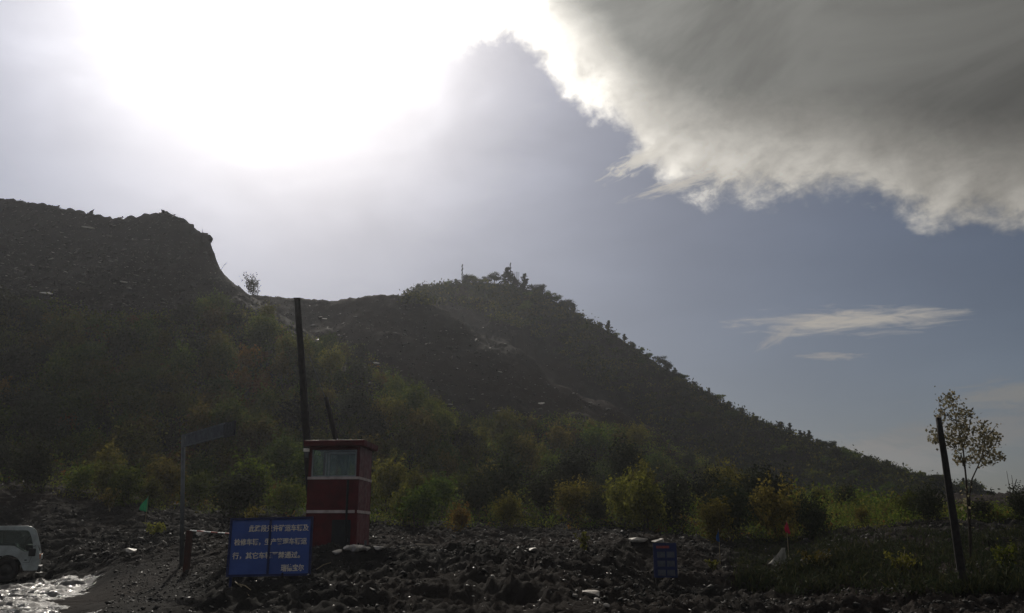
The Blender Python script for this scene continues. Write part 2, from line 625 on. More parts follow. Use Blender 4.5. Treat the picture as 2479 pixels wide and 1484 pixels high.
def vnoise(x, y, s=0):
    ix, iy = np.floor(x), np.floor(y)
    fx, fy = x - ix, y - iy
    fx, fy = fx * fx * fx * (fx * (fx * 6 - 15) + 10), fy * fy * fy * (fy * (fy * 6 - 15) + 10)
    a, b_, c, d = _hash(ix, iy, s), _hash(ix + 1, iy, s), _hash(ix, iy + 1, s), _hash(ix + 1, iy + 1, s)
    return (a + (b_ - a) * fx) * (1 - fy) + (c + (d - c) * fx) * fy - .5


def fbm(x, y, oct_=4, s=0, gain=.5):
    r, a, f = 0, 1.0, 1.0
    for k in range(oct_):
        r = r + a * vnoise(x * f + 13.7 * k, y * f + 7.3 * k, s + k)
        a *= gain
        f *= 2.03
    return r


# height of the ground near the road, by bearing (image column at the horizon) and distance
PROFILES = {
    -700: [(14, 0), (34, .1), (37, .5), (42, 3.2), (47, 5.0), (60, 7.5)],
    -200: [(14, 0), (34, .15), (37, .5), (42, 2.9), (47, 4.6), (60, 7.2)],
    0: [(14, 0), (20, 0), (34, .2), (36.5, .45), (41, 2.5), (46, 4.2), (52, 5), (60, 7)],
    120: [(14, 0), (17, .05), (20, 0), (33, .2), (35, .7), (39, 2.0), (46, 4.0), (60, 6.5)],
    200: [(14, 0), (16.5, .1), (18.4, .18), (20.5, .02), (30, .15), (33, .6), (38, 1.6), (41, 2.4), (46, 3.7), (60, 6)],
    310: [(14, 0), (17, .15), (19, .33), (20.5, .38), (22.5, .16), (25, .12), (29, .5), (33, 1.35), (35, 1.3), (37, 1.6), (44, 3.1), (60, 5)],
    450: [(14, 0), (17, .02), (20, .3), (22, .35), (25, .5), (30, 1.0), (35, 1.6), (42, 2.5), (60, 4.5)],
    650: [(14, 0), (17, .05), (19, .35), (22, .65), (24, 1.05), (26, 1.3), (34, 1.4), (41, 2.4), (60, 4)],
    850: [(14, 0), (16.5, .05), (19, .45), (22, .9), (24.5, 1.40), (26, 1.2), (34, 1.2), (42, 2), (60, 4)],
    1200: [(14, 0), (16, .05), (18, .3), (21, .85), (24, 1.41), (26, 1.2), (33, 1.2), (42, 1.8), (60, 4)],
    1450: [(14, 0), (16, .05), (18, .3), (21, .8), (24, 1.38), (27, 1.35), (33, 1.4), (45, 2), (60, 4)],
    1580: [(14, 0), (16, 0), (18, .15), (21, .35), (23, .55), (24.5, .95), (26.5, 1.72), (28, 1.5), (34, 1.3), (45, 2.2), (60, 4.5)],
    1750: [(14, 0), (16, 0), (18, .15), (20, .25), (23, .35), (24.5, .78), (26, .7), (31, .6), (34, 1.2), (45, 2), (60, 4)],
    1900: [(14, 0), (16, 0), (20, .1), (24, .5), (25.5, .84), (27, .7), (33, .8), (38, 1.5), (60, 4)],
    2050: [(14, 0), (18, .05), (22, .5), (26, 1.2), (32, 1.5), (40, 2), (60, 4)],
    2300: [(14, 0), (16, .1), (18, .4), (24, 1.0), (30, 1.6), (40, 2.5), (60, 4.5)],
    2600: [(14, 0), (16, .1), (18, .4), (24, 1.0), (30, 1.7), (40, 2.6), (60, 4.6)],
    3200: [(14, 0), (18, .3), (24, .9), (40, 2.4), (60, 4.4)],
}
P_COL = np.array(sorted(PROFILES))
P_Y = np.linspace(0, 130, 521)
P_Z = np.array([np.interp(P_Y, [q[0] for q in PROFILES[c]], [q[1] for q in PROFILES[c]]) for c in sorted(PROFILES)])
_k = np.ones(5) / 5
P_Z = np.array([np.convolve(np.pad(r, 2, 'edge'), _k, 'valid') for r in P_Z])

RIDGES = [   # points (px, py, Y), slope, cliff
    ([(-900, 400, 122), (-350, 430, 114), (0, 478, 106), (150, 500, 103), (280, 527, 100), (345, 520, 99), (400, 512, 98), (440, 526, 97.5), (470, 548, 97), (486, 560, 97), (503, 574, 97)], .70, 3.6),
    ([(520, 708, 118), (640, 718, 116), (740, 724, 115), (810, 728, 115), (870, 719, 115), (920, 713, 116), (985, 718, 118), (1060, 745, 118)], .74, .2),
    ([(960, 770, 166), (988, 722, 166), (1004, 700, 167), (1040, 694, 168), (1100, 686, 170), (1180, 684, 172), (1250, 694, 172), (1310, 710, 172), (1390, 760, 170), (1480, 806, 166), (1610, 894, 160),
      (1760, 984, 150), (1900, 1046, 142), (2000, 1082, 136), (2200, 1148, 126), (2420, 1197, 118), (2560, 1222, 112), (2900, 1255, 104)], .56, .3),
    ([(2380, 1260, 300), (2440, 1205, 298), (2478, 1178, 296), (2600, 1120, 292), (2900, 1040, 290)], .5, 0),
]
RID3 = [([tuple(at(*p)) for p in pts], s, c) for pts, s, c in RIDGES]


def height(x, y, detail=True):
    x = np.asarray(x, float)
    y = np.asarray(y, float)
    yy = np.clip(y, .5, 125)
    b = PX_W / 2 + PX_F * x / (np.maximum(y, 4.0) * math.cos(PITCH))
    b = np.clip(b, P_COL[0], P_COL[-1] - 1e-3)
    i = np.clip(np.searchsorted(P_COL, b, side='right') - 1, 0, len(P_COL) - 2)
    t = (b - P_COL[i]) / (P_COL[i + 1] - P_COL[i])
    t = t * t * (3 - 2 * t)
    fy = yy / P_Y[1]
    j = np.clip(fy.astype(int), 0, len(P_Y) - 2)
    w = fy - j
    z0 = P_Z[i, j] * (1 - w) + P_Z[i, j + 1] * w
    z1 = P_Z[i + 1, j] * (1 - w) + P_Z[i + 1, j + 1] * w
    zb = z0 * (1 - t) + z1 * t
    wob = 1 + .22 * fbm(x * .09, y * .09, 3, 5)
    zr = np.full(x.shape, -99.0)
    far = np.zeros(x.shape)
    for pts, s, cl in RID3:
        nd = np.full(x.shape, 1e9)      # nearest stretch of this ridge line
        nz = np.zeros(x.shape)
        for (ax, ay, az_), (bx, by, bz) in zip(pts, pts[1:]):
            dx, dy = bx - ax, by - ay
            tt = np.clip(((x - ax) * dx + (y - ay) * dy) / (dx * dx + dy * dy), 0, 1)
            dd = np.hypot(x - ax - tt * dx, y - ay - tt * dy)
            nz = np.where(dd < nd, az_ + tt * (bz - az_), nz)
            nd = np.minimum(nd, dd)
        rd = np.sqrt(nd * nd + .7) - .837
        h = nz - s * rd * (1 + (wob - 1) * np.clip(nd / 12, 0, 1)) - cl * (1 - np.exp(-rd / .6))
        far = np.where(h > zr, nd, far)
        zr = np.maximum(zr, h)
    k = .9
    m = np.maximum(zb, zr)
    z = m + np.log(np.exp((zb - m) / k) + np.exp((zr - m) / k)) * k - k * .0
    hill = 1 / (1 + np.exp(-(zr - zb) / 1.0))
    if detail:
        damp = np.clip(far / 7, .16, 1)
        # gullies run down the dump slopes
        g = fbm(x * .22 + y * .05, y * .05, 4, 21) * 1.0 + fbm(x * .13, y * .13, 4, 31) * .9 + fbm(x * .9, y * .9, 3, 41) * .34
        z = z + hill * damp * g + hill * .26 * fbm(x * 1.7, y * 1.7, 3, 44, .65)
        amp = np.clip((y - 15) / 4, .1, 1) * (1 - hill)
        road = np.clip((-(x) - (y * .30 + .2)) / 1.5, 0, 1) * np.clip((33 - y) / 3, 0, 1)
        amp = amp * (1 - .85 * road)
        z = z + amp * (fbm(x * .45, y * .45, 3, 51) * .14 + (.22 - np.abs(fbm(x * .55, y * 1.0, 5, 61, .62)) * .50) + fbm(x * 2.6, y * 2.6, 4, 66, .68) * .13)
        z = z + amp * .12 * fbm(x * 6.5, y * 6.5, 3, 71, .8)
    return z


def ground_z(x, y):
    return float(height(np.array([x]), np.array([y]))[0])


def hit(px, py, ymax=330.0, ymin=14.0):
    """first point of the land on the ray through a pixel (vectorised)"""
    px, py = np.atleast_1d(px).astype(float), np.atleast_1d(py).astype(float)
    if len(px) > 500:
        q = [hit(px[i:i + 500], py[i:i + 500], ymax, ymin) for i in range(0, len(px), 500)]
        return tuple(np.concatenate(c) for c in zip(*q))
    Y = np.concatenate([np.arange(ymin, 60, .7), np.arange(60, 200, 1.8), np.arange(200, ymax, 5)])
    u = (PX_H / 2 - py) / PX_F
    dy = math.cos(PITCH) - u * math.sin(PITCH)
    dx = (px - PX_W / 2) / PX_F / dy
    dz = (math.sin(PITCH) + u * math.cos(PITCH)) / dy
    YY = np.broadcast_to(Y, (len(px), len(Y)))
    under = height(dx[:, None] * YY, YY) > 1.7 + dz[:, None] * YY
    ok = under.any(1)
    k = np.maximum(under.argmax(1), 1)
    YY = Y[k - 1][:, None] + (Y[k] - Y[k - 1])[:, None] * np.linspace(0, 1, 9)[None]
    under = height(dx[:, None] * YY, YY) > 1.7 + dz[:, None] * YY
    under[:, -1] = True
    yy = YY[np.arange(len(px)), under.argmax(1)]
    xx = dx * yy
    return xx, yy, height(xx, yy), ok


# ------------------------------------------------------------------ the land
def build_land():
    rows = np.concatenate([np.linspace(-30, 13, 16), np.linspace(14, 50, 420), np.linspace(50.3, 200, 300), np.linspace(203, 420, 50)])
    cols = np.linspace(-1, 1, 680)
    cols = np.sign(cols) * np.abs(cols) ** 1.15
    YY, UU = np.meshgrid(rows, cols, indexing='ij')
    XX = UU * (np.maximum(YY, 0) * .80 + 16)
    ZZ = height(XX, YY)
    nr, nc = YY.shape
    idx = np.arange(nr * nc).reshape(nr, nc)
    V = np.stack([XX, YY, ZZ], -1).reshape(-1, 3)
    F = np.stack([idx[:-1, :-1], idx[:-1, 1:], idx[1:, 1:], idx[1:, :-1]], -1)
    px = PX_W / 2 + PX_F * XX / (np.maximum(YY, 4) * math.cos(PITCH))
    fy = YY[:-1, :-1]
    fx = px[:-1, :-1]
    near = fy < 50.2
    left = ~near & (fx < 1020) & (fy < 190)
    right = ~near & ~left
    out = {}
    for name, mask in (('ground', near), ('waste_rock_hill', left), ('wooded_hill', right)):
        f = F[mask]
        used, inv = np.unique(f, return_inverse=True)
        v = V[used]
        f = inv.reshape(-1, 4)
        if name == 'ground':   # the plain beyond, out of sight round the site
            n = len(v)
            s = 640
            v = np.vstack([v, [[-s, -s, -1.2], [s, -s, -1.2], [s, s, -1.2], [-s, s, -1.2]]])
            f = np.vstack([f, [[n, n + 1, n + 2, n + 3]]])
        o = mesh_np(name, v, f, M['soil'], smooth=True)
        out[name] = tag(o, kind='structure')
    return out


build_land()


def build_road():
    # churned wet surface of the haul road
    nx, ny = 330, 230
    u, v = np.meshgrid(np.linspace(0, 1, nx), np.linspace(0, 1, ny), indexing='ij')
    yy = 13.5 + v * 18.5
    edge = -(yy * .425 + .45) + 1.1 * fbm(yy * .35, yy * 0 + 3, 3, 9)
    xx = edge - u * (19 - 0 * yy)
    ruts = fbm((yy + xx * .22) * 2.6, xx * .35, 4, 81, .62) * .20 + fbm(xx * 3.0, yy * 6.2, 3, 91, .65) * .10
    zz = height(xx, yy) + .03 + np.clip(u * 14, 0, 1) * (ruts * .8 + .03) - (1 - np.clip(u * 14, 0, 1)) * .08
    idx = np.arange(nx * ny).reshape(nx, ny)
    F = np.stack([idx[:-1, :-1], idx[:-1, 1:], idx[1:, 1:], idx[1:, :-1]], -1).reshape(-1, 4)
    o = mesh_np('road', np.stack([xx, yy, zz], -1).reshape(-1, 3), F[:, ::-1] if True else F, M['road'], smooth=True)
    tag(o, kind='structure')


build_road()

# ------------------------------------------------------------------ loose rock
OCT_V = np.array([[1, 0, 0], [-1, 0, 0], [0, 1, 0], [0, -1, 0], [0, 0, 1], [0, 0, -1]], float)
OCT_F = np.array([[0, 2, 4], [2, 1, 4], [1, 3, 4], [3, 0, 4], [2, 0, 5], [1, 2, 5], [3, 1, 5], [0, 3, 5]])


def rand_rot(n, tilt):
    """random yaw then a tilt of up to `tilt` radians"""
    a = RNG.uniform(0, 2 * np.pi, n)
    b = RNG.normal(0, tilt, n)
    c = RNG.normal(0, tilt, n)
    ca, sa, cb, sb, cc, sc_ = np.cos(a), np.sin(a), np.cos(b), np.sin(b), np.cos(c), np.sin(c)
    z, o = np.zeros(n), np.ones(n)
    Rz = np.stack([ca, -sa, z, sa, ca, z, z, z, o], -1).reshape(n, 3, 3)
    Rx = np.stack([o, z, z, z, cb, -sb, z, sb, cb], -1).reshape(n, 3, 3)
    Ry = np.stack([cc, z, sc_, z, o, z, -sc_, z, cc], -1).reshape(n, 3, 3)
    return Rx @ Ry @ Rz


def rock_field(name, x, y, z, size, flat, tilt, mat, slope=0.0, sink=.15):
    n = len(x)
    v = OCT_V[None] * (1 + RNG.uniform(-.35, .35, (n, 6, 1))) + RNG.normal(0, .16, (n, 6, 3))
    sc = np.stack([size * RNG.uniform(.7, 1.5, n), size * RNG.uniform(.5, 1.0, n), size * flat * RNG.uniform(.5, 1.3, n)], -1)
    v = v * sc[:, None, :]
    v = np.einsum('nij,nkj->nki', rand_rot(n, tilt), v)
    if slope:
        c, s = math.cos(slope), math.sin(slope)
        v = np.stack([v[..., 0], v[..., 1] * c - v[..., 2] * s, v[..., 1] * s + v[..., 2] * c], -1)
    v = v + np.stack([x, y, z + size * sink], -1)[:, None, :]
    f = (OCT_F[None] + (np.arange(n) * 6)[:, None, None]).reshape(-1, 3)
    o = mesh_np(name, v.reshape(-1, 3), f, mat)
    return tag(o, kind='stuff')


def rubble_near():
    n = 95000
    yy = 15.5 + 32 * RNG.uniform(0, 1, n) ** 1.25
    xx = RNG.uniform(-.66, .66, n) * (yy + 1)
    keep = ~((xx < -(yy * .425 + .2)) & (yy < 32.5)) | (RNG.uniform(0, 1, n) < .06)
    dens = fbm(xx * .35, yy * .35, 3, 101)
    keep &= RNG.uniform(-.35, .45, n) < dens + .2
    xx, yy = xx[keep], yy[keep]
    n = len(xx)
    size = .014 + .032 * RNG.uniform(0, 1, n) ** 2.3 + .08 * RNG.uniform(0, 1, n) ** 26
    size *= np.where(yy > 32, 1.5, 1)
    rock_field('rubble', xx, yy, height(xx, yy), size, .55, .45, M['rubble'])


def rubble_hill():
    px = np.concatenate([RNG.uniform(-60, 660, 14000), RNG.uniform(640, 1650, 9000)])
    py = np.concatenate([RNG.uniform(475, 860, 14000), RNG.uniform(720, 1060, 9000)])
    x, y, z, ok = hit(px, py)
    ok &= y < 250
    x, y, z = x[ok], y[ok], z[ok]
    n = len(x)
    size = .07 + .10 * RNG.uniform(0, 1, n) ** 3 + .35 * RNG.uniform(0, 1, n) ** 30
    rock_field('rubble', x, y, z, size, .5, .5, M['rubble'], slope=R(30))




def glint_chips():  # flat chips, pale colour standing in for small glints on dark ground
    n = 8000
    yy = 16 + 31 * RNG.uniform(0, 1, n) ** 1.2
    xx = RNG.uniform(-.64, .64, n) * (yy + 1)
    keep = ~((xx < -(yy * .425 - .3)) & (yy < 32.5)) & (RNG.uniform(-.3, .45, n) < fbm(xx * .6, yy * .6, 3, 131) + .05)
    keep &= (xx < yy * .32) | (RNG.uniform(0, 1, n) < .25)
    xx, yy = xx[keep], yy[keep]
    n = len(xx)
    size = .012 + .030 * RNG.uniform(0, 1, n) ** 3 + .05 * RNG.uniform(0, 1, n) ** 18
    rock_field('glint_rubble', xx, yy, height(xx, yy) + size * .25, size * 1.25, .28, .28, M['chip'], R(10))
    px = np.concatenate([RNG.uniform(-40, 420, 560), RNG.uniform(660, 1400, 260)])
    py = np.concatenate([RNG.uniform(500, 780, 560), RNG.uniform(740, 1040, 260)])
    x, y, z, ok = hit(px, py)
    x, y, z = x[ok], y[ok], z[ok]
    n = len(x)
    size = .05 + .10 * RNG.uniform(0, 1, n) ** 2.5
    rock_field('glint_rubble', x, y, z + .05, size * 1.6, .22, .22, M['chip'], R(16), .35)


rubble_near()
rubble_hill()
glint_chips()


def rock_mesh(name, seed, sx, sy, sz):
    """an angular boulder or slab: a small noisy hull"""
    rs = np.random.default_rng(seed)
    bm = bmesh.new()
    for _ in range(16):
        d = rs.normal(0, 1, 3)
        d /= np.abs(d).max() ** .75 * np.linalg.norm(d) ** .25
        bm.verts.new((d[0] * sx / 2, d[1] * sy / 2, d[2] * sz / 2))
    bmesh.ops.convex_hull(bm, input=bm.verts)
    bmesh.ops.delete(bm, geom=[v for v in bm.verts if not v.link_faces], context='VERTS')
    bmesh.ops.bevel(bm, geom=bm.edges[:], offset=min(sx, sy, sz) * .05, segments=1, affect='EDGES')
    me = bpy.data.meshes.new(name)
    bm.to_mesh(me)
    bm.free()
    return me


# the broken rock face at the end of the dump
for k, (px, py, w, h, lab) in enumerate(((486, 590, 44, 58, 'big broken dark rock block forming the brow at the end of the dump'), (507, 636, 34, 38, 'dark rock block under the brow at the end of the dump'),
                                         (452, 556, 40, 40, 'dark rock block on the crest just before the brow of the dump'),
                                         (499, 577, 24, 26, 'small jutting rock at the very edge of the brow of the dump'), (508, 616, 24, 24, 'small rock stepping down under the brow of the dump'))):
    p = at(px, py, 97.0)
    s = 97.0 / PX_F
    o = link('rock_block', rock_mesh('rock_block', 70 + k, w * s, 2.4, h * s), M['soil'])
    o.location = p
    o.rotation_euler = (R(8), R((-6, 14, 8, 10, -12, 6)[k]), R((4, -10, 20, -8, 12, 0)[k]))
    tag(o, lab, 'rock')

# flat slabs on the dump slope, glint put into their pale colour
SLABS = [(215, 560, 34), (264, 578, 16), (148, 570, 12), (52, 580, 9), (128, 614, 9), (44, 658, 22), (78, 646, 10), (158, 662, 12), (112, 716, 32), (197, 688, 14), (298, 686, 20),
         (312, 702, 14), (60, 746, 12), (76, 698, 9), (158, 578, 10), (262, 624, 9), (240, 640, 8), (232, 600, 8), (276, 690, 10), (90, 560, 8), (20, 622, 8), (300, 738, 8), (150, 530, 8)]
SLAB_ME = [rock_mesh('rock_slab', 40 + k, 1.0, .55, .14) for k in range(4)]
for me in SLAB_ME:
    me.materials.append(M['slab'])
sx_, sy_, sz_, ok_ = hit([s[0] for s in SLABS], [s[1] for s in SLABS])
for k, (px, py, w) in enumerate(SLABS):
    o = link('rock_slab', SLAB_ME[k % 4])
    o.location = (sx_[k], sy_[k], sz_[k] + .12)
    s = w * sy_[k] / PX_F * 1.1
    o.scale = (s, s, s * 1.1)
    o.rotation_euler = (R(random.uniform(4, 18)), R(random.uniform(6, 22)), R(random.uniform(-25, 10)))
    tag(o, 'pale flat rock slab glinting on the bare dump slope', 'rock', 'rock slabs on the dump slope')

# pale debris on the waste slope of the far hill
far_pts = [(1142, 970), (1310, 980), (1205, 1000), (1240, 1030), (1090, 985), (1210, 905), (1000, 940), (1035, 835), (890, 800), (860, 770), (785, 775), (870, 862), (910, 885), (775, 770)]
fx_, fy_, fz_, fo_ = hit([p[0] for p in far_pts], [p[1] for p in far_pts])
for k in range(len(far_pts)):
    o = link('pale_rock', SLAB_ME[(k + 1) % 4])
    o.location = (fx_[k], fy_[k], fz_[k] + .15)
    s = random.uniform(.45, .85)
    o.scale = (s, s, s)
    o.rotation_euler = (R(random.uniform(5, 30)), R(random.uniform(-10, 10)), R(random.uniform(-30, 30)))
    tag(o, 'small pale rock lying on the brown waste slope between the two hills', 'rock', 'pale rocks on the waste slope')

# ------------------------------------------------------------------ foliage


def leaf_quads(P, size, rs, up=.25, long=1.7):
    n = len(P)
    a = rs.normal(0, 1, (n, 3)) + [0, 0, up]
    a /= np.linalg.norm(a, axis=1)[:, None]
    c = rs.normal(0, 1, (n, 3))
    c -= (c * a).sum(1)[:, None] * a
    c /= np.linalg.norm(c, axis=1)[:, None]
    s = (size * rs.uniform(.6, 1.4, n))[:, None]
    L, W = a * s * long / 2, c * s / 2
    V = np.stack([P - L, P + W, P + L, P - W], 1).reshape(-1, 3)
    F = np.arange(n * 4).reshape(n, 4)
    return V, F


def crown_points(rs, n, lobes, shell=.45):
    """points through several ellipsoid lobes ((cx, cy, cz), (rx, ry, rz)), thicker near their surfaces, with clumps and gaps"""
    w = np.array([l[1][0] * l[1][1] + l[1][0] * l[1][2] for l in lobes])
    k = rs.choice(len(lobes), n, p=w / w.sum())
    C = np.array([l[0] for l in lobes])[k]
    Rr = np.array([l[1] for l in lobes])[k]
    d = rs.normal(0, 1, (n, 3))
    d /= np.linalg.norm(d, axis=1)[:, None]
    r = rs.uniform(shell, 1.0, n) ** .7 * (1 + .18 * rs.normal(0, 1, n))
    return C + d * Rr * r[:, None]


def shrub(name, seed, mat, w, h, n, leaf, label, cat, group, spiky=.4, parts=True):
    rs = np.random.default_rng(seed)
    lobes = []
    for k in range(rs.integers(6, 10)):
        a, q = rs.uniform(0, 2 * math.pi), rs.uniform(0, .62) * w / 2
        rr = rs.uniform(.2, .36) * w
        lobes.append(((q * math.cos(a), q * math.sin(a), rs.uniform(.30, .78) * h), (rr, rr, rr * rs.uniform(.7, 1.2))))
    P = crown_points(rs, n, lobes)
    m = int(n * spiky)     # upright shoots breaking the outline
    sh = []
    for k in range(max(6, m // 26)):
        l = lobes[rs.integers(len(lobes))]
        a = rs.uniform(0, 2 * math.pi)
        p0 = np.array(l[0]) + np.array([math.cos(a), math.sin(a), 0]) * l[1][0] * rs.uniform(0, .9)
        p1 = p0 + np.array([rs.normal(0, .16), rs.normal(0, .16), rs.uniform(.25, .70)]) * h * .8
        t = rs.uniform(.2, 1, 14)[:, None]
        sh.append(p0 + (p1 - p0) * t + rs.normal(0, .03 * h, (14, 3)))
    P = np.vstack([P] + sh)
    P[:, 2] = np.abs(P[:, 2] - .05 * h) + .05 * h
    root = empty(name, (0, 0, 0), 0, label, cat, group)
    V, F = leaf_quads(P, leaf, rs)
    f = mesh_np('foliage', V, F, mat, root)
    mb = MB()
    for l in lobes:
        a = rs.uniform(0, 2 * math.pi)
        b0 = (math.cos(a) * .07 * w, math.sin(a) * .07 * w, -.15)
        mid = tuple((np.array(b0) + np.array(l[0])) / 2 + rs.normal(0, .06 * w, 3))
        mb.tube([b0, mid, l[0]], [.028 * h * .5, .018 * h * .5, .008 * h * .5], 4)
    s = mb.build('stem', M['bark'], root)
    KIDS[root.name] = [f, s]
    return root


GREEN = ['leaf_green', 'leaf_olive', 'leaf_green', 'leaf_olive']
PROTO = []
LAB_L = 'bushy green shrub in the thicket below the bare dump slope'
LAB_O = 'olive green shrub in the thicket below the bare dump slope'
for k in range(4):
    PROTO.append((shrub('shrub', 100 + k, M['leaf_green'], 3.2, 2.8, 2200, .10, LAB_L, 'shrub', 'green shrubs below the dump slope'), 'g'))
for k in range(3):
    PROTO.append((shrub('shrub', 120 + k, M['leaf_olive'], 3.0, 2.7, 2000, .10, LAB_O, 'shrub', 'olive shrubs below the dump slope'), 'o'))
for k in range(2):
    PROTO.append((shrub('autumn_shrub', 140 + k, M['leaf_autumn'], 2.2, 1.9, 900, .10, 'rusty orange autumn shrub among the green thicket', 'shrub', 'orange shrubs in the thicket', .5), 'a'))
for k in range(2):
    PROTO.append((shrub('shrub', 160 + k, M['leaf_dark'], 3.6, 3.3, 2400, .11, 'dark green shrub in the thicket under the dump', 'shrub', 'dark shrubs in the thicket', .3), 'd'))
USED = set()

TOP_L = [(-80, 745), (0, 752), (150, 770), (250, 790), (400, 790), (520, 770), (590, 775), (650, 790), (700, 840), (800, 850), (900, 890), (1000, 960), (1080, 1020), (1200, 1045), (1300, 1030), (1450, 1045), (1560, 1065),
         (1640, 1110), (1750, 1160), (1900, 1210), (2100, 1235), (2300, 1255), (2560, 1262)]
BOT_L = [(-80, 1185), (0, 1192), (200, 1225), (400, 1250), (700, 1270), (1000, 1285), (1500, 1292), (1700, 1310), (1900, 1330), (2100, 1320), (2300, 1330), (2560, 1330)]


PLACES = [(170, 'on the slope above the white truck'), (390, 'on the slope above the green flag'), (560, 'on the slope behind the road sign post'),
          (705, 'on the slope above the blue sign'), (800, 'on the slope behind the tall pole'), (930, 'on the slope behind the red booth'),
          (1130, 'on the slope just past the red booth'), (1340, 'in the belt behind the bare bank'), (1500, 'in the belt behind the tall yellow weed'),
          (1700, 'in the belt behind the notice board'), (1860, 'in the belt behind the blue flag'), (2020, 'in the belt behind the pink flag'),
          (2260, 'in the belt between pink flag and leaning post'), (9999, 'in the belt behind the young tree')]


def scatter_shrubs():
    top = lambda x: np.interp(x, *zip(*TOP_L))
    bot = lambda x: np.interp(x, *zip(*BOT_L))
    pts = []
    r = random.Random(5)
    tries = 0
    while len(pts) < 272 and tries < 20000:
        tries += 1
        x = r.uniform(-70, 2540)
        t, b = top(x), bot(x)
        y = r.uniform(t, b)
        if r.random() > .30 + .70 * (b - t) / 480 and x > 1150:
            continue
        sep = 34 if x < 1150 else 40
        if any(abs(x - q[0]) < sep and abs(y - q[1]) < sep * .62 for q in pts):
            continue
        pts.append((x, y))
    X, Y, Z, ok = hit([p[0] for p in pts], [p[1] for p in pts])
    for k, (px, py) in enumerate(pts):
        if not ok[k] or Y[k] > 200 or Y[k] < 36:
            continue
        u = r.random()
        orange = (230 < px < 340 and 760 < py < 840) or (540 < px < 640 and 860 < py < 1010) or r.random() < .035
        yellowish = 1150 < px < 1600 and py < 1180
        kind = 'a' if orange else ('o' if (u < .35 or (yellowish and u < .75)) else ('d' if u < .52 or (px < 130 and u < .85) or (px > 1720 and u < .86) or (px > 1120 and py > 1180 and u < .74) else 'g'))
        cand = [p for p, q in PROTO if q == kind]
        root = cand[r.randrange(len(cand))]
        s = r.uniform(.70, 1.25) * (Y[k] / 78) ** .45
        if px > 1900:
            s *= .75
        if py - top(px) < 45:
            s *= .72
        loc = (X[k], Y[k], Z[k] - .15)
        rz = r.uniform(0, 6.28)
        sc = (s * r.uniform(.85, 1.15), s * r.uniform(.85, 1.15), s * r.uniform(.8, 1.15))
        frac = (py - top(px)) / max(bot(px) - top(px), 1)
        where = next(w for lim, w in PLACES if px < lim)
        band = 'high up ' if frac < .33 else ('midway up ' if frac < .68 else 'low down ')
        look = {'g': 'leafy green', 'o': 'yellowish olive', 'a': 'rusty orange autumn', 'd': 'dark green'}[kind]
        lab = look + ' shrub ' + band + where
        grp = look + ' shrubs ' + band + where
        if root.name not in USED:
            USED.add(root.name)
            root.location, root.rotation_euler, root.scale = loc, (0, 0, rz), sc
            root['label'], root['group'] = lab, grp
            continue
        c = copy_tree(root, loc, rz, sc)
        c['label'], c['group'] = lab, grp


scatter_shrubs()


def tuft_field(name, x, y, z, h, mat, seed, blades=9, leaf=.5, spread=.6, long=1.9):
    """low growth that nobody could count, as one mesh"""
    rs = np.random.default_rng(seed)
    n = len(x)
    P = np.repeat(np.stack([x, y, z], -1), blades, 0)
    hh = np.repeat(h, blades)
    off = rs.normal(0, 1, (n * blades, 3)) * [spread, spread, .45]
    off[:, 2] = np.abs(off[:, 2])
    P = P + off * hh[:, None]
    V, F = leaf_quads(P, leaf * hh, rs, .8 if long < 3 else 1.6, long)
    # leaf_quads takes a per-leaf size
    o = mesh_np(name, V, F, mat)
    return tag(o, kind='stuff')


def undergrowth():
    n = 8200
    px = RNG.uniform(-60, 2540, n)
    tp = np.interp(px, *zip(*TOP_L)) - 14
    bt = np.interp(px, *zip(*BOT_L)) - 6
    py = tp + (bt - tp) * RNG.uniform(0, 1, n) ** 1.25
    x, y, z, ok = hit(px, py)
    ok &= (y > 38) & (y < 200)
    x, y, z = x[ok], y[ok], z[ok]
    h = RNG.uniform(.40, 1.25, len(x)) * np.clip((y - 38) / 16, .5, 1)
    q = RNG.uniform(0, 1, len(x))
    tuft_field('undergrowth', x[q < .55], y[q < .55], z[q < .55], h[q < .55], M['leaf_green'], 1, 44, .10)
    tuft_field('undergrowth', x[(q >= .55) & (q < .93)], y[(q >= .55) & (q < .93)], z[(q >= .55) & (q < .93)], h[(q >= .55) & (q < .93)], M['leaf_olive'], 2, 44, .10)
    tuft_field('undergrowth', x[q >= .93], y[q >= .93], z[q >= .93], h[q >= .93] * .8, M['leaf_autumn'], 3, 18, .17)
    # scrub on the upper part and the right flank of the far hill
    n = 9000
    px = RNG.uniform(985, 2540, n)
    rt = np.interp(px, [985, 1004, 1100, 1180, 1310, 1390, 1480, 1610, 1760, 1900, 2000, 2200, 2420, 2560], [725, 702, 690, 688, 715, 765, 810, 900, 990, 1050, 1086, 1152, 1202, 1228])
    lowb = np.interp(px, [985, 1100, 1300, 1500, 1700, 1900, 2540], [738, 742, 820, 980, 1120, 1220, 1260])
    py = rt + (lowb - rt) * RNG.uniform(0, 1, n) ** 1.3
    x, y, z, ok = hit(px, py)
    ok &= (y > 72) & (y < 210) & (RNG.uniform(-.5, .42, n) < fbm(px * .018, py * .018, 3, 77) + .1)
    x, y, z = x[ok], y[ok], z[ok]
    h = RNG.uniform(.4, 1.25, len(x))
    q = RNG.uniform(0, 1, len(x))
    for lo, hi, mt, sd in ((0, .5, 'leaf_dark', 5), (.5, .85, 'leaf_green', 6), (.85, 1.01, 'leaf_olive', 7)):
        s = (q >= lo) & (q < hi)
        tuft_field('undergrowth', x[s], y[s], z[s], h[s], M[mt], sd, 26, .19)


undergrowth()


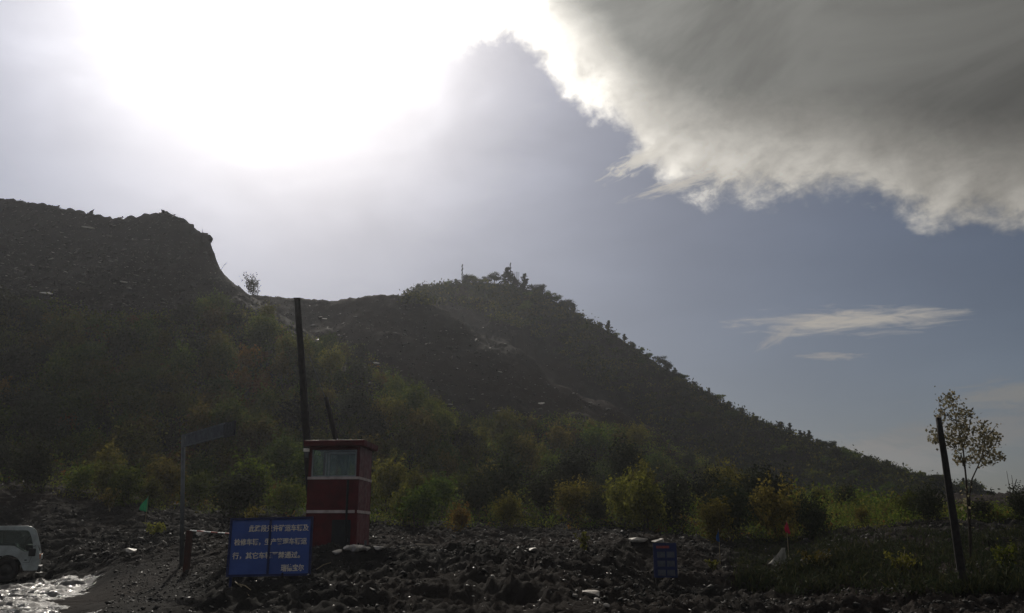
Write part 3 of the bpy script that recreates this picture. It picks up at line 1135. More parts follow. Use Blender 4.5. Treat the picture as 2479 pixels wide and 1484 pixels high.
def conifer(seed, h, w, label, group):
    rs = np.random.default_rng(seed)
    root = empty('conifer', (0, 0, 0), 0, label, 'tree', group)
    P = []
    mb = MB()
    mb.tube([(0, 0, -.2), (rs.normal(0, .02) * h, 0, h * .5), (0, 0, h * .97)], [.03 * h, .02 * h, .006 * h], 5)
    z = .14 * h
    while z < h * .98:
        rad = w / 2 * (1 - z / h) ** .8 + .03 * w
        for j in range(rs.integers(4, 7)):
            a = rs.uniform(0, 6.28)
            L = rad * rs.uniform(.55, 1.15)
            t = rs.uniform(.15, 1, 16)
            p = np.stack([np.cos(a) * L * t, np.sin(a) * L * t, z + L * (.1 * t + .12 * t * t)], -1) + rs.normal(0, .022 * h, (16, 3))
            P.append(p)
            mb.tube([(0, 0, z), (math.cos(a) * L, math.sin(a) * L, z + L * .2)], [.006 * h, .002 * h], 3, False)
        z += h * rs.uniform(.07, .11)
    V, F = leaf_quads(np.vstack(P), .05 * h, rs, 0, 2.0)
    c = mesh_np('crown', V, F, M['leaf_dark'], root)
    t_ = mb.build('trunk', M['bark'], root)
    KIDS[root.name] = [c, t_]
    return root


def small_tree(seed, h, w, mat, label, group):
    rs = np.random.default_rng(seed)
    root = empty('hill_tree', (0, 0, 0), 0, label, 'tree', group)
    lobes = [((rs.normal(0, .16) * w, rs.normal(0, .16) * w, h * rs.uniform(.38, .85)), (w * rs.uniform(.16, .30),) * 2 + (h * rs.uniform(.1, .2),)) for _ in range(8)]
    V, F = leaf_quads(crown_points(rs, 1500, lobes, .2), .040 * h, rs)
    c = mesh_np('crown', V, F, mat, root)
    mb = MB()
    mb.tube([(0, 0, -.25), (rs.normal(0, .04) * h, rs.normal(0, .03) * h, h * .45), (0, 0, h * .8)], [.028 * h, .018 * h, .006 * h], 5)
    for l in lobes[:5]:
        mb.tube([(0, 0, h * .35), l[0]], [.01 * h, .004 * h], 3, False)
    t_ = mb.build('trunk', M['bark'], root)
    KIDS[root.name] = [c, t_]
    return root


def ridge_point(px):
    """the highest point of the land seen in an image column, then a step down the near side"""
    py = np.arange(500, 1250, 2.5)
    x, y, z, ok = hit(np.full(len(py), px), py)
    k = int(np.argmax(ok))
    return x[k], y[k], z[k]


G_R = 'trees along the wooded ridge'
LAB_C = 'small dark conifer standing on the wooded ridge line'
LAB_B = 'small round headed tree standing on the wooded ridge line'
CON = [conifer(200 + k, 3.0, 2.0, LAB_C, G_R) for k in range(3)]
BRO = [small_tree(210 + k, 2.2, 2.2, M['leaf_dark'] if k < 2 else M['leaf_green'], LAB_B, G_R) for k in range(4)]
RIDGE = [(1012, 'b', 14), (1030, 'b', 12), (1060, 'b', 12), (1085, 'b', 14), (1105, 'b', 12), (1128, 'b', 20), (1143, 'b', 22), (1165, 'b', 16), (1196, 'b', 24), (1229, 'c', 40), (1246, 'c', 22), (1270, 'c', 32), (1290, 'b', 18), (1312, 'b', 22),
         (1330, 'b', 18), (1345, 'b', 22), (1362, 'b', 18), (1376, 'b', 24), (1388, 'c', 24), (1405, 'b', 14), (1430, 'b', 12), (1452, 'b', 14), (1474, 'c', 24), (1490, 'b', 12), (1512, 'c', 18), (1530, 'b', 14), (1552, 'b', 14), (1570, 'b', 16),
         (1598, 'b', 22), (1615, 'b', 24), (1634, 'c', 16), (1655, 'b', 14), (1680, 'b', 12), (1700, 'c', 14), (1718, 'c', 18), (1740, 'b', 18), (1765, 'b', 14), (1795, 'b', 13), (1830, 'b', 12), (1862, 'b', 12), (1890, 'b', 18), (1915, 'c', 22), (1940, 'c', 16),
         (1962, 'c', 22), (1985, 'b', 14), (2020, 'b', 18), (2045, 'b', 14), (2080, 'b', 14), (2115, 'b', 12), (2150, 'b', 14), (2190, 'b', 14), (2230, 'b', 14), (2262, 'b', 14), (2300, 'b', 14), (2340, 'b', 16), (2375, 'b', 16), (2405, 'b', 12)]
rr_ = random.Random(9)
RIDGE += [(rr_.uniform(1005, 2420), 'c' if rr_.random() < .28 else 'b', rr_.uniform(7, 17)) for _ in range(70)]
for k, (px, kd, hp) in enumerate(RIDGE):
    x, y, z = ridge_point(px)
    pool, h0, lab = (CON, 3.0, LAB_C) if kd == 'c' else (BRO, 2.2, LAB_B)
    root = pool[k % len(pool)]
    s = hp * 1.4 * y / PX_F / h0
    if px == 1229:
        lab = 'tallest dark conifer on the hilltop beside the taller antenna mast'
    args = ((x, y + .4, z - .25), random.uniform(0, 6.28), (s * random.uniform(1.1, 1.6), s * 1.2, s))
    if root.name not in USED:
        USED.add(root.name)
        root.location, root.rotation_euler, root.scale = args[0], (0, 0, args[1]), args[2]
        root['label'] = lab
    else:
        copy_tree(root, *args, label=lab, group=G_R)
# trees on the wooded flank below the ridge
r_ = random.Random(3)
fl = [(r_.uniform(1250, 2520), r_.uniform(0, 1)) for _ in range(90)]
rt_ = lambda p: np.interp(p, [985, 1180, 1310, 1390, 1480, 1610, 1760, 1900, 2000, 2200, 2420, 2560], [735, 700, 725, 775, 820, 910, 1000, 1060, 1096, 1160, 1208, 1232])
lo_ = lambda p: np.interp(p, [1250, 1500, 1700, 1900, 2520], [760, 900, 1080, 1190, 1240])
X_, Y_, Z_, O_ = hit([p for p, t in fl], [rt_(p) + (max(lo_(p), rt_(p) + 8) - rt_(p)) * t for p, t in fl])
for k in range(len(fl)):
    if O_[k] and 60 < Y_[k] < 210:
        s = r_.uniform(.6, 1.15)
        copy_tree(BRO[k % 4], (X_[k], Y_[k], Z_[k] - .2), r_.uniform(0, 6.28), (s * 1.2, s * 1.2, s),
                  'low dark tree on the wooded flank below the ridge line', 'trees on the wooded flank')

# the lone tree on the shoulder of the dump and the bare twig above it
x, y, z = ridge_point(618)
lone = shrub('lone_tree', 253, M['leaf_dark'], 2.0, 3.3, 620, .11, 'lone wispy leafy tree on the shoulder at the end of the bare dump', 'tree', None, 1.6)
lone.location = (x, y - .4, z - .75)
lone.rotation_euler = (0, R(-9), R(40))
x, y, z = ridge_point(532)
mb = MB()
mb.tube([(0, 0, -.2), (.35, 0, .5), (.8, 0, 1.05)], [.03, .02, .008], 4)
mb.tube([(.3, 0, .42), (.55, .1, .95)], [.015, .006], 4)
mb.tube([(.5, 0, .7), (.95, -.1, .85)], [.012, .005], 4)
tw = mb.build('bare_twig', M['bark'])
tw.location = (x, y, z)
tag(tw, 'bare twig sticking out of the steep end of the dump', 'branch')

# antenna masts on the hilltop
for px, py0, py1, lab in ((1118, 640, 690, 'thin antenna mast standing by itself near the bare end of the hilltop'),
                          (1235, 636, 700, 'tallest antenna mast rising behind the conifer on the hilltop'),
                          (1251, 658, 705, 'short forked antenna mast beside the hilltop conifer')):
    _, yy, zz = ridge_point(px)
    p0 = at(px, py1, yy + 1)
    p1 = at(px, py0, yy + 1)
    root = empty('antenna_mast', (p0.x, p0.y, zz - .4), 0, lab, 'antenna mast', 'antenna masts on the hilltop')
    H = p1.z - zz + .4
    MB().tube([(0, 0, 0), (0, 0, H)], [.10, .07], 6).build('pole', M['galv'], root)
    mb = MB()
    if px == 1251:
        for s in (-1, 1):
            mb.tube([(0, 0, H * .45), (s * .38, 0, H * .6), (s * .40, 0, H * .98)], [.05, .05, .05], 5)
    else:
        for q, a in ((.97, .14), (.8, .18), (.62, .14)):
            mb.box((a * .6, 0, H * q), (a, .12, .34))
            mb.box((-a * .6, 0, H * (q - .06)), (a, .12, .3))
    mb.build('antenna', M['galv'], root)

# ------------------------------------------------------------------ guard booth
def build_booth():
    Y0 = 27.0
    pc = at(868, 1160, Y0)              # nearest vertical corner
    gz = 1.05
    root = empty('guard_booth', (pc.x, pc.y, gz), R(-5.0), 'red guard booth with white bands and a big upper window behind the blue sign', 'guard booth')
    W, D = 1.56, 1.55                   # local: x from -W (far end of the front) to 0, y 0 (front) to D
    zt = at(868, 1080, Y0).z - gz
    zs = at(868, 1157, Y0).z - gz       # sill band
    zm = at(868, 1238, Y0).z - gz       # middle band
    t = .06
    # front and back walls below the window, side walls full height
    MB().box((-W / 2, t / 2, zs / 2), (W, t, zs), bev=.006).build('front_wall', M['red_paint'], root)
    MB().box((-W / 2, D - t / 2, zs / 2), (W, t, zs)).build('back_wall', M['red_paint'], root)
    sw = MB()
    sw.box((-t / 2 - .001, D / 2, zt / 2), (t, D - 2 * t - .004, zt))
    tag(sw.build('side_wall', M['red_side'], root), 'paler pinkish red side wall')
    zw = zs + .28 * (zt - zs)
    mb = MB().box((-W + t / 2, D / 2, zs / 2), (t, D - 2 * t - .004, zs))
    mb.build('side_wall', M['red_paint'], root)
    # corner posts
    for x, y in ((-.045, .045), (-W + .045, .045), (-.045, D - .045), (-W + .045, D - .045)):
        MB().box((x, y, (zs + zt) / 2 + .002), (.086, .086, zt - zs - .004)).build('corner_post', M['red_paint'], root)
    # header above the windows, roof with an overhang
    MB().box((-W / 2, .03, zt - .05), (W - .18, .05, .10)).build('window_header', M['red_paint'], root)
    MB().box((-W / 2, D - .03, zt - .06), (W - .18, .05, .12)).build('window_header', M['red_paint'], root)
    MB().box((-W / 2 + .01, D / 2 - .03, zt + .09), (W + .30, D + .26, .18), bev=.02).build('roof', M['red_paint'], root)
    # white bands
    b1 = MB()
    b1.box((-W / 2, -.006, zs + .005), (W + .02, .03, .075))
    b1.box((.006, D / 2, zs + .005), (.03, D, .073))
    b1.build('white_band', M['white_band'], root)
    b2 = MB()
    b2.box((-W / 2 - .03, -.006, zm), (W - .10, .024, .085))
    b2.box((.006, D / 2, zm), (.024, D, .083))
    b2.build('white_band', M['white_band'], root)
    # front window: white frame, sash bars, panes (see through to the trees behind)
    z0, z1 = zs + .045, zt - .1
    fx0, fx1 = -W + .09, -.09
    fr = MB()
    for xx in (fx0 + .025, fx1 - .02):
        fr.box((xx, .035, (z0 + z1) / 2), (.04, .045, z1 - z0))
    fr.box(((fx0 + fx1) / 2, .035, z0 + .018), (fx1 - fx0 - .1, .045, .036))
    wn = fr.build('window', M['white_frame'], root)
    sb = MB()
    for xx in (fx0 + .44, fx0 + .53):
        sb.box((xx, .036, (z0 + z1) / 2 - .03), (.045, .04, z1 - z0 - .1))
    sb.box((fx0 + .95, .036, z1 - .10), (.80, .036, .04))
    sb.build('sash', M['white_frame'], wn)
    MB().box(((fx0 + fx1) / 2, .052, (z0 + z1) / 2), (fx1 - fx0 - .01, .006, z1 - z0)).build('pane', M['glass'], wn)
    bw = MB()
    for xx in (fx0 + .02, (fx0 + fx1) / 2, fx1 - .02):
        bw.box((xx, D - .035, (z0 + z1) / 2), (.04, .04, z1 - z0))
    bw.box(((fx0 + fx1) / 2, D - .035, z1 + .04), (fx1 - fx0, .04, .05))
    wb = bw.build('window', M['white_frame'], root)
    MB().box(((fx0 + fx1) / 2, D - .052, (z0 + z1) / 2), (fx1 - fx0 - .01, .006, z1 - z0 + .05)).build('pane', M['glass'], wb)
    # floor inside, and the desk under the window
    MB().box((-W / 2, D / 2, zm + .04), (W - .14, D - .14, .05)).build('floor_slab', M['board_back'], root)
    MB().box((-W / 2, .34, zs - .03), (W - .16, .5, .04)).build('desk', M['plank'], root)
    # door in the lower front, and a downpipe
    d = MB().box((-.46, -.016, zm * .42), (.56, .03, zm * .84)).build('hatch', M['dark_plastic'], root)
    MB().box((-.24, -.038, zm * .45), (.025, .012, .10)).build('handle', M['galv'], d)
    MB().tube([(-.31, -.05, .1), (-.31, -.05, zs - .06)], .034, 8).build('downpipe', M['dark_plastic'], root)
    # floodlight on the end of the eave
    lp = at(740, 1080, Y0 + .05)
    lx = -W - .08
    fl_ = MB().box((lx - .02, .02, zt - .10), (.14, .16, .09)).build('floodlight', M['lamp_glass'], root)
    MB().box((lx - .02, .05, zt - .24), (.10, .08, .16), bev=.006).build('ballast_box', M['galv'], fl_)
    MB().box((-W / 2 - .2, D / 2 + .15, zt + .25), (.02, .02, .18)).build('aerial', M['lamp_white'], root)
    # skids the booth stands on
    for y in (.25, D - .25):
        MB().box((-W / 2, y, -.12), (W + .1, .14, .24)).build('skid', M['pole_wood'], root)


build_booth()
g = at(884, 1322, 25.6)
o = MB().tube([(0, 0, 0), (0, 0, .42)], .035, 8).build('steel_stake', M['galv'])
o.location = (g.x, g.y, ground_z(g.x, g.y) - .08)
tag(o, 'short grey steel stake in front of the corner of the red booth', 'stake')

# ------------------------------------------------------------------ blue sign with lettering
def text_mesh(body, size, thick):
    cu = bpy.data.curves.new('lettering', 'FONT')
    cu.body = body
    cu.size = size
    cu.offset = size * .020
    cu.extrude = thick
    cu.resolution_u = 3
    cu.space_character = 1.0
    tmp = bpy.data.objects.new('lettering_source', cu)
    COL.objects.link(tmp)
    bpy.context.view_layer.update()
    me = bpy.data.meshes.new_from_object(tmp.evaluated_get(bpy.context.evaluated_depsgraph_get()))
    bpy.data.objects.remove(tmp)
    bpy.data.curves.remove(cu)
    return me


def build_sign():
    Y0 = 22.0
    bl, br, tl = at(547, 1397, Y0), at(753, 1393, Y0), at(554, 1254, Y0)
    W = (br - bl).length
    H = (tl - bl).length
    root = empty('blue_sign', tuple(bl), 0, 'large blue two panel sign with cream Chinese lettering on dark posts', 'sign')
    tilt = math.atan2((br - bl).z, (br - bl).x)
    root.rotation_euler = (R(-3), -tilt, R(-2))
    fw = .055
    sp = W * (648 - 547) / (753 - 547)
    fr = MB()
    fr.box((W / 2, 0, fw / 2), (W, .05, fw))
    fr.box((W / 2, 0, H - fw / 2), (W, .05, fw))
    fr.box((fw / 2, 0, H / 2), (fw, .05, H - 2 * fw))
    fr.box((W - fw / 2, 0, H / 2), (fw, .05, H - 2 * fw))
    fr.box((sp, -.004, H / 2), (.05, .05, H - 2 * fw))
    fr.build('frame', M['blue_dark'], root)
    MB().box(((fw + sp - .025) / 2, .008, H / 2), (sp - .025 - fw, .02, H - 2 * fw)).build('panel', M['blue_sign'], root)
    MB().box(((W - fw + sp + .025) / 2, .008, H / 2), (W - fw - sp - .025, .02, H - 2 * fw)).build('panel', M['blue_sign'], root)
    for x in (.10, W - .10):
        MB().box((x, .045, -.05), (.06, .04, H * .9 + .9), bev=.004).build('post', M['blue_dark'], root)
    sx = W / (753 - 547)
    lines = (('此路段只许矿运车辆及', 597, 745, 1290), ('检修车辆，生产管理车辆运', 563, 742, 1322), ('行，其它车辆严禁通过。', 561, 727, 1354), ('瑞德宝尔', 682, 738, 1384))
    for body, x0, x1, yb in lines:
        me = text_mesh(body, .16, .004)
        n = len(me.vertices)
        if n == 0:
            continue
        co = np.empty(n * 3, np.float32)
        me.vertices.foreach_get('co', co)
        co = co.reshape(-1, 3)
        lo, hi = co.min(0), co.max(0)
        want = (x1 - x0) * sx
        k = want / (hi[0] - lo[0])
        out = np.empty_like(co)
        out[:, 0] = (co[:, 0] - lo[0]) * k
        out[:, 1] = -co[:, 2]
        out[:, 2] = (co[:, 1] - lo[1]) * (16.5 * sx / (hi[1] - lo[1]))
        out += [(x0 - 549) * sx, -.006, (1395 - yb) * sx]
        me.vertices.foreach_set('co', out.ravel())
        me.update()
        link('lettering', me, M['letter'], root)


build_sign()

# ------------------------------------------------------------------ poles and signs
def wood_pole(name, p0, p1, r0, r1, label, cat, mat='pole_wood', n=12):
    p0, p1 = Vector(p0), Vector(p1)
    gz = ground_z(p0.x, p0.y)
    d = (p1 - p0).normalized()
    p0 = p0 + d * ((gz - .3 - p0.z) / d.z)
    root = empty(name, tuple(p0), 0, label, cat)
    L = p1 - p0
    k = 9
    pts = [L * (i / k) + Vector((random.gauss(0, .005), random.gauss(0, .005), 0)) * (0 < i < k) for i in range(k + 1)]
    MB().tube(pts, [r0 + (r1 - r0) * i / k for i in range(k + 1)], n).build('shaft', M[mat], root, True)
    return root, L


tall, L = wood_pole('utility_pole', at(752, 1200, 33), at(719.5, 724, 33), .165, .115, 'tall dark wooden pole rising behind the red guard booth', 'pole')
MB().box(tuple(L + Vector((0, 0, .012))), (.24, .24, .03)).build('pole_cap', M['pole_wood'], tall)
prop, L = wood_pole('stay_pole', at(812, 1060, 32), at(788, 962, 32), .10, .085, 'dark slanting stay pole behind the roof of the red booth', 'pole')
MB().tube([tuple(L * .97), tuple(L * .97 + Vector((-.9, .6, 1.9)))], .012, 5).build('stay_wire', M['galv'], prop)

rp, L = wood_pole('leaning_post', at(2336, 1440, 19.5), at(2271, 1012, 19.5), .098, .062, 'dark leaning post in front of the young tree', 'post')
MB().tube([tuple(L), tuple(L + L.normalized() * .02 + Vector((.01, 0, .015)))], [.058, .040], 10).build('cut_top', M['plank'], rp)

# overhead road sign on a grey post: the arm reaches towards the road
p0 = at(441, 1362, 29.2)
gz = ground_z(p0.x, p0.y)
top = at(444, 1052, 29.2)
rs_ = empty('road_sign', (p0.x, p0.y, gz - .2), 0, 'grey steel post carrying a long grey sign board seen edge on above', 'road sign')
H = top.z - gz + .2
OX, OY = top.x - p0.x, top.y - p0.y
MB().tube([(0, 0, 0), (OX * .5, OY * .5, H * .5), (OX, OY, H)], [.068, .064, .060], 12).build('post', M['galv'], rs_, True)
tip = at(545, 1030, 26.1)
d = Vector((tip.x - top.x, tip.y - top.y, 0))
Ld = d.length
ang = math.atan2(d.y, d.x)
rot = Matrix.Rotation(ang, 3, 'Z')
dn = d.normalized()
MB().box(tuple(dn * (Ld * .52) + Vector((OX, OY, H - .21))), (Ld * .90, .03, .34), rot).build('sign_board', M['board_back'], rs_)
for dz, nm in ((-.03, 'rail'), (-.40, 'rail')):
    MB().box(tuple(dn * (Ld * .52) + Vector((OX, OY, H + dz))), (Ld * .98, .055, .045), rot).build(nm, M['galv'], rs_)
MB().box(tuple(dn * (Ld * 1.10) + Vector((OX, OY, H - .24))), (Ld * .22, .05, .42), rot).build('end_plate', M['dark_plastic'], rs_)

# barrier with a red and white arm
p0 = at(458, 1300, 27.5)
gz = ground_z(p0.x, p0.y)
bb = empty('boom_barrier', (p0.x, p0.y, gz), 0, 'low barrier with a thin red and white arm beside the grey post', 'barrier')
hz_ = at(463, 1284, 27.5).z - gz
MB().box((0, 0, hz_ / 2 - .05), (.16, .16, hz_ + .1), bev=.01).build('stand', M['brown_paint'], bb)
e = at(562, 1292, 27.3)
av = Vector((e.x - p0.x, e.y - p0.y, e.z - gz - hz_))
for k in range(6):
    a0, a1 = av * (k / 6) + Vector((0, 0, hz_)), av * ((k + 1) / 6) + Vector((0, 0, hz_))
    s = MB().tube([tuple(a0), tuple(a1)], .018, 8).build('arm_section', M['lamp_white'] if k % 2 == 0 else M['red_stripe'], bb)

# notice board
bl, br, tl = at(1583, 1398, 22.4), at(1640, 1396, 22.4), at(1576, 1314, 22.4)
nb = empty('notice_board', tuple(bl), 0, 'small blue notice board with pale blocks and a red heading on posts', 'notice board')
W, H = (br - bl).length, (tl - bl).z
MB().box((W / 2, 0, H / 2), (W, .03, H), bev=.004).build('panel', M['blue_dark'], nb)
MB().box((W / 2 - .05, -.019, H * .88), (W * .55, .006, H * .07)).build('heading', M['header'], nb)
for r in range(3):
    for c in range(2):
        MB().box((W * (.33 + .40 * c), -.020, H * (.66 - .26 * r)), (W * .33, .008, H * .17)).build('notice_sheet', M['pale_panel'], nb)
for x in (.06, W - .06):
    MB().box((x, .035, -.22), (.05, .04, H + .5)).build('post', M['pole_wood'], nb)


# flags: cloth hanging from a thin cane
def flag(name, px, py0, py1, wpx, Y, mat, label, lean=0.0, seed=1):
    top, bot = at(px, py0, Y), at(px, py1, Y)
    h = top.z - bot.z
    gz = ground_z(top.x, top.y)
    root = empty(name, (top.x, top.y, gz - .15), 0, label, 'flag')
    zt = top.z - gz + .15
    MB().tube([(0, 0, 0), (.01, 0, zt + .05)], [.014, .010], 6).build('cane', M['dry_stalk'], root)
    w = wpx * Y / PX_F
    n, m_ = 8, 10
    V, F = [], []
    rs = np.random.default_rng(seed)
    ph = rs.uniform(0, 6)
    for j in range(m_ + 1):
        t = j / m_
        ww = w * (.12 + .88 * math.sin(min(t * 1.25, 1.0) * math.pi / 2) ** 1.4)
        for i in range(n + 1):
            u = i / n
            V.append((-(u * ww) + lean * t * h + .02, .05 * math.sin(u * 8 + ph + t * 2) * (.3 + t), zt - t * h - .22 * w * u * (1 - t) + (.12 * h * (u - .3) * t)))
    for j in range(m_):
        for i in range(n):
            a = j * (n + 1) + i
            F.append((a, a + 1, a + n + 2, a + n + 1))
    c = mesh_np('cloth', np.array(V), np.array(F), M[mat], root, True)
    md = c.modifiers.new('thickness', 'SOLIDIFY')
    md.thickness = .006
    return root


flag('green_flag', 358, 1200, 1238, 17, 40.0, 'green_cloth', 'pale green flag hanging on a cane above the rubble bank', 0, 3)
flag('pink_flag', 1902, 1262, 1292, 11, 33.0, 'pink_cloth', 'small bright pink flag in front of the shrub belt', .28, 5)
flag('blue_flag', 1738, 1282, 1311, 8, 32.0, 'blue_cloth', 'small dull blue flag above the rubble heap', 0, 8)

# ------------------------------------------------------------------ stones, sacks, planks near the booth
PALE = [(815, 1336, 22, 9, 24.9, 'flat pale stone, closest to the blue sign in the row before the booth'),
        (842, 1334, 22, 9, 25.0, 'low pale stone, second from the blue sign in the row before the booth'),
        (856, 1331, 24, 13, 24.8, 'pointed pale stone, tallest in the row before the booth'),
        (875, 1326, 30, 11, 25.2, 'brownish stone behind the pointed pale stone before the booth'),
        (890, 1330, 16, 7, 24.9, 'small pale stone below the corner of the booth'),
        (918, 1333, 24, 7, 24.9, 'flat pale stone on the bank just past the corner of the booth'),
        (486, 1294, 22, 10, 33.5, 'bright white slab lying beside the foot of the grey post'),
        (314, 1333, 26, 9, 33.6, 'bright pale stone alone on the dark bank between truck and grey post'),
        (452, 1444 - 80, 12, 6, 28.5, 'small pale stone at the foot of the grey post'),
        (1192, 1420, 9, 6, 21.5, 'small pale stone on the middle of the dark slope'),
        (1432, 1437, 40, 8, 20.5, 'long pale stone low on the dark slope'),
        (1290, 1335, 20, 6, 24.4, 'flat pale stone on the rim of the dark bank'),
        (1392, 1450, 12, 6, 20.2, 'small pale stone under the long one on the dark slope'),
        (1445, 1454, 14, 7, 20.0, 'pale chip near the long stone low on the slope'),
        (1468, 1474, 14, 7, 19.4, 'pale stone at the very bottom of the dark slope'),
        (1545, 1308, 40, 9, 26.6, 'pale brown slab on top of the rubble heap by the notice board'),
        (1590, 1307, 30, 8, 26.7, 'thin slab on the heap crest behind the notice board'),
        (1650, 1305, 14, 6, 27.0, 'small slab on the heap crest just past the notice board'),
        (92, 1394, 14, 5, 31.0, 'pale stone in front of the bumper of the white truck'),
        (60, 1428, 16, 5, 30.5, 'pale stone on the ground beside the truck wheel'),
        (45, 1436, 14, 5, 30.0, 'small flat stone on the road below the truck wheel')]
hx, hy, hz2, ho = hit([p[0] for p in PALE], [p[1] + p[3] * .5 for p in PALE], ymin=16)
for k, (px, py, w, h, Y, lab) in enumerate(PALE):
    if ho[k] and hy[k] < 46:
        p = Vector((hx[k], hy[k], hz2[k]))
    else:
        p = at(px, py + h * .4, Y)
        p.z = ground_z(p.x, p.y)
    s = p.y / PX_F
    o = link('stone', rock_mesh('stone', 300 + k, w * s * 1.1, w * s * .9, h * s * 1.3), M['pale_stone'])
    o.location = (p.x, p.y, p.z + h * s * .30)
    o.rotation_euler = (R(random.uniform(0, 14)), R(random.uniform(-6, 6)), R(random.uniform(-20, 20)))
    tag(o, lab, 'stone')

p = at(962, 1326, 26.0)
bm = MB()
bm.box((0, 0, .10), (.30, .26, .17), bev=.06)
bm.box((.17, .02, .15), (.20, .2, .10), Matrix.Rotation(.3, 3, 'Y'), bev=.035)
o = bm.build('pink_sack', M['pink_bag'], None, True)
o.location = (p.x, p.y, ground_z(p.x, p.y) - .02)
o.scale = (1, 1, 1)
tag(o, 'slumped pinkish white sack on the bank beyond the red booth', 'sack')
for k, (px, py, w, tl_, lab) in enumerate(((985, 1334, 34, 2, 'short pale plank lying on the bank below the pink sack'), (1030, 1318, 48, -3, 'long thin grey plank lying behind the pink sack'),
                                           (1160, 1325, 16, 24, 'short stick of wood propped on the bank rim'))):
    p = at(px, py, 25.2 + .5 * k)
    s = p.y / PX_F
    o = MB().box((0, 0, 0), (w * s, .16, .07 if k == 0 else .035), bev=.005).build('plank', M['plank'])
    o.location = (p.x, p.y, max(p.z, ground_z(p.x, p.y) + .04))
    o.rotation_euler = (0, R(-tl_), R(6))
    tag(o, lab, 'plank')

# dry stalks by the sign
for k, (x0, y0, x1, y1, lab) in enumerate(((568, 1418, 602, 1450, 'dry pale stalk lying on the rubble under the blue sign'), (578, 1424, 606, 1444, 'shorter dry stalk crossing another under the blue sign'),
                                           (765, 1384, 800, 1370, 'thin pale stick lying beside the edge of the blue sign'))):
    a, b_, c, ok = hit([x0, x1], [y0, y1], ymin=16)
    q0, q1 = Vector((a[0], b_[0], c[0] + .05)), Vector((a[1], b_[1], c[1] + .06))
    o = MB().tube([(0, 0, 0), tuple((q1 - q0) * .5 + Vector((0, 0, .03))), tuple(q1 - q0)], [.014, .012, .007], 5).build('dry_stalk', M['dry_stalk'])
    o.location = q0
    tag(o, lab, 'stick')

# dirty white sheet caught on a stick
p = at(1888, 1392, 25.6)
gz = ground_z(p.x, p.y)
V, F = [], []
for j in range(9):
    for i in range(9):
        u, t = i / 8, j / 8
        wd = .10 + .42 * t ** 1.3
        V.append((.16 - .13 * t + (u - .62) * wd, .07 * math.sin(u * 9 + t * 2) * t, .50 * (1 - t) + .07 * math.sin(u * 7 + 1) * t))
for j in range(8):
    for i in range(8):
        a = j * 9 + i
        F.append((a, a + 1, a + 10, a + 9))
o = mesh_np('white_rag', np.array(V), np.array(F), M['white_rag'], None, True)
o.modifiers.new('thickness', 'SOLIDIFY').thickness = .008
o.location = (p.x, p.y, gz)
tag(o, 'dirty white plastic sheet caught upright on the rubble', 'plastic sheet')


# ------------------------------------------------------------------ weeds and the young tree
def weed(name, px, py, hpx, wpx, mat, label, n=150, seed=1, cat='weed', leaf=.05):
    x, y, z, ok = hit([px], [py], ymin=16)
    if not ok[0]:
        q = at(px, py, 26)
        x, y, z = [q.x], [q.y], [ground_z(q.x, q.y)]
    s = y[0] / PX_F
    h, w = hpx * s, wpx * s
    rs = np.random.default_rng(seed)
    root = empty(name, (x[0], y[0], z[0]), 0, label, cat)
    mb = MB()
    P = []
    for k in range(9):
        a = rs.uniform(0, 6.28)
        e = Vector((math.cos(a) * w * .5 * rs.uniform(.2, 1), math.sin(a) * w * .4 * rs.uniform(.2, 1), h * rs.uniform(.55, 1.0)))
        m_ = e * .5 + Vector((0, 0, h * .12))
        mb.tube([(0, 0, -.05), tuple(m_), tuple(e)], [.010, .007, .003], 4, False)
        for _ in range(n // 9):
            t = rs.uniform(.15, 1)
            q = (m_ * (2 * t) if t < .5 else m_ + (e - m_) * (2 * t - 1))
            P.append(np.array(q) + rs.normal(0, .05 * max(h, w), 3))
    V, F = leaf_quads(np.array(P), leaf, rs, .6, 2.0)
    mesh_np('foliage', V, F, M[mat], root)
    mb.build('stem', M['dry_stalk'], root)


weed('tall_weed', 1412, 1338, 44, 40, 'leaf_yellow', 'bright yellow green weed standing on the rim of the dark bank', 170, 1)
weed('weed', 372, 1300, 34, 70, 'leaf_yellow', 'sprawling yellow green weed on the rubble bank below the green flag', 260, 2, leaf=.07)
weed('weed', 610, 1275, 55, 80, 'leaf_olive', 'loose olive weed growing behind the top edge of the blue sign', 220, 3, leaf=.07)
weed('weed', 1980, 1378, 45, 90, 'leaf_olive', 'olive grass clump beside the dirty white sheet', 260, 4, leaf=.05)
weed('weed', 1725, 1392, 24, 40, 'leaf_yellow', 'short yellow weed between the notice board and the white sheet', 110, 5)
weed('weed', 2185, 1400, 60, 110, 'leaf_olive', 'rust tinged olive weed on the dark verge between sheet and leaning post', 280, 6, leaf=.05)
weed('weed', 2440, 1395, 70, 110, 'leaf_green', 'green weed on the verge past the leaning post', 300, 7, leaf=.05)
weed('weed', 265, 1240, 60, 60, 'leaf_olive', 'dull olive weed on the bank crest before the green flag', 180, 8, leaf=.08)


def verge():
    n = 2600
    px = RNG.uniform(1780, 2560, n)
    py = RNG.uniform(1290, 1440, n)
    x, y, z, ok = hit(px, py, ymin=16)
    ok &= (y < 50) & (RNG.uniform(-.4, .4, n) < fbm(x * .4, y * .4, 3, 5) + .12)
    x, y, z = x[ok], y[ok], z[ok]
    h = RNG.uniform(.10, .34, len(x))
    q = RNG.uniform(0, 1, len(x))
    tuft_field('verge_grass', x[q < .6], y[q < .6], z[q < .6], h[q < .6], M['leaf_dark'], 9, 16, .10, .6, 7)
    tuft_field('verge_grass', x[q >= .6], y[q >= .6], z[q >= .6], h[q >= .6], M['leaf_murky'], 10, 16, .10, .6, 7)


verge()


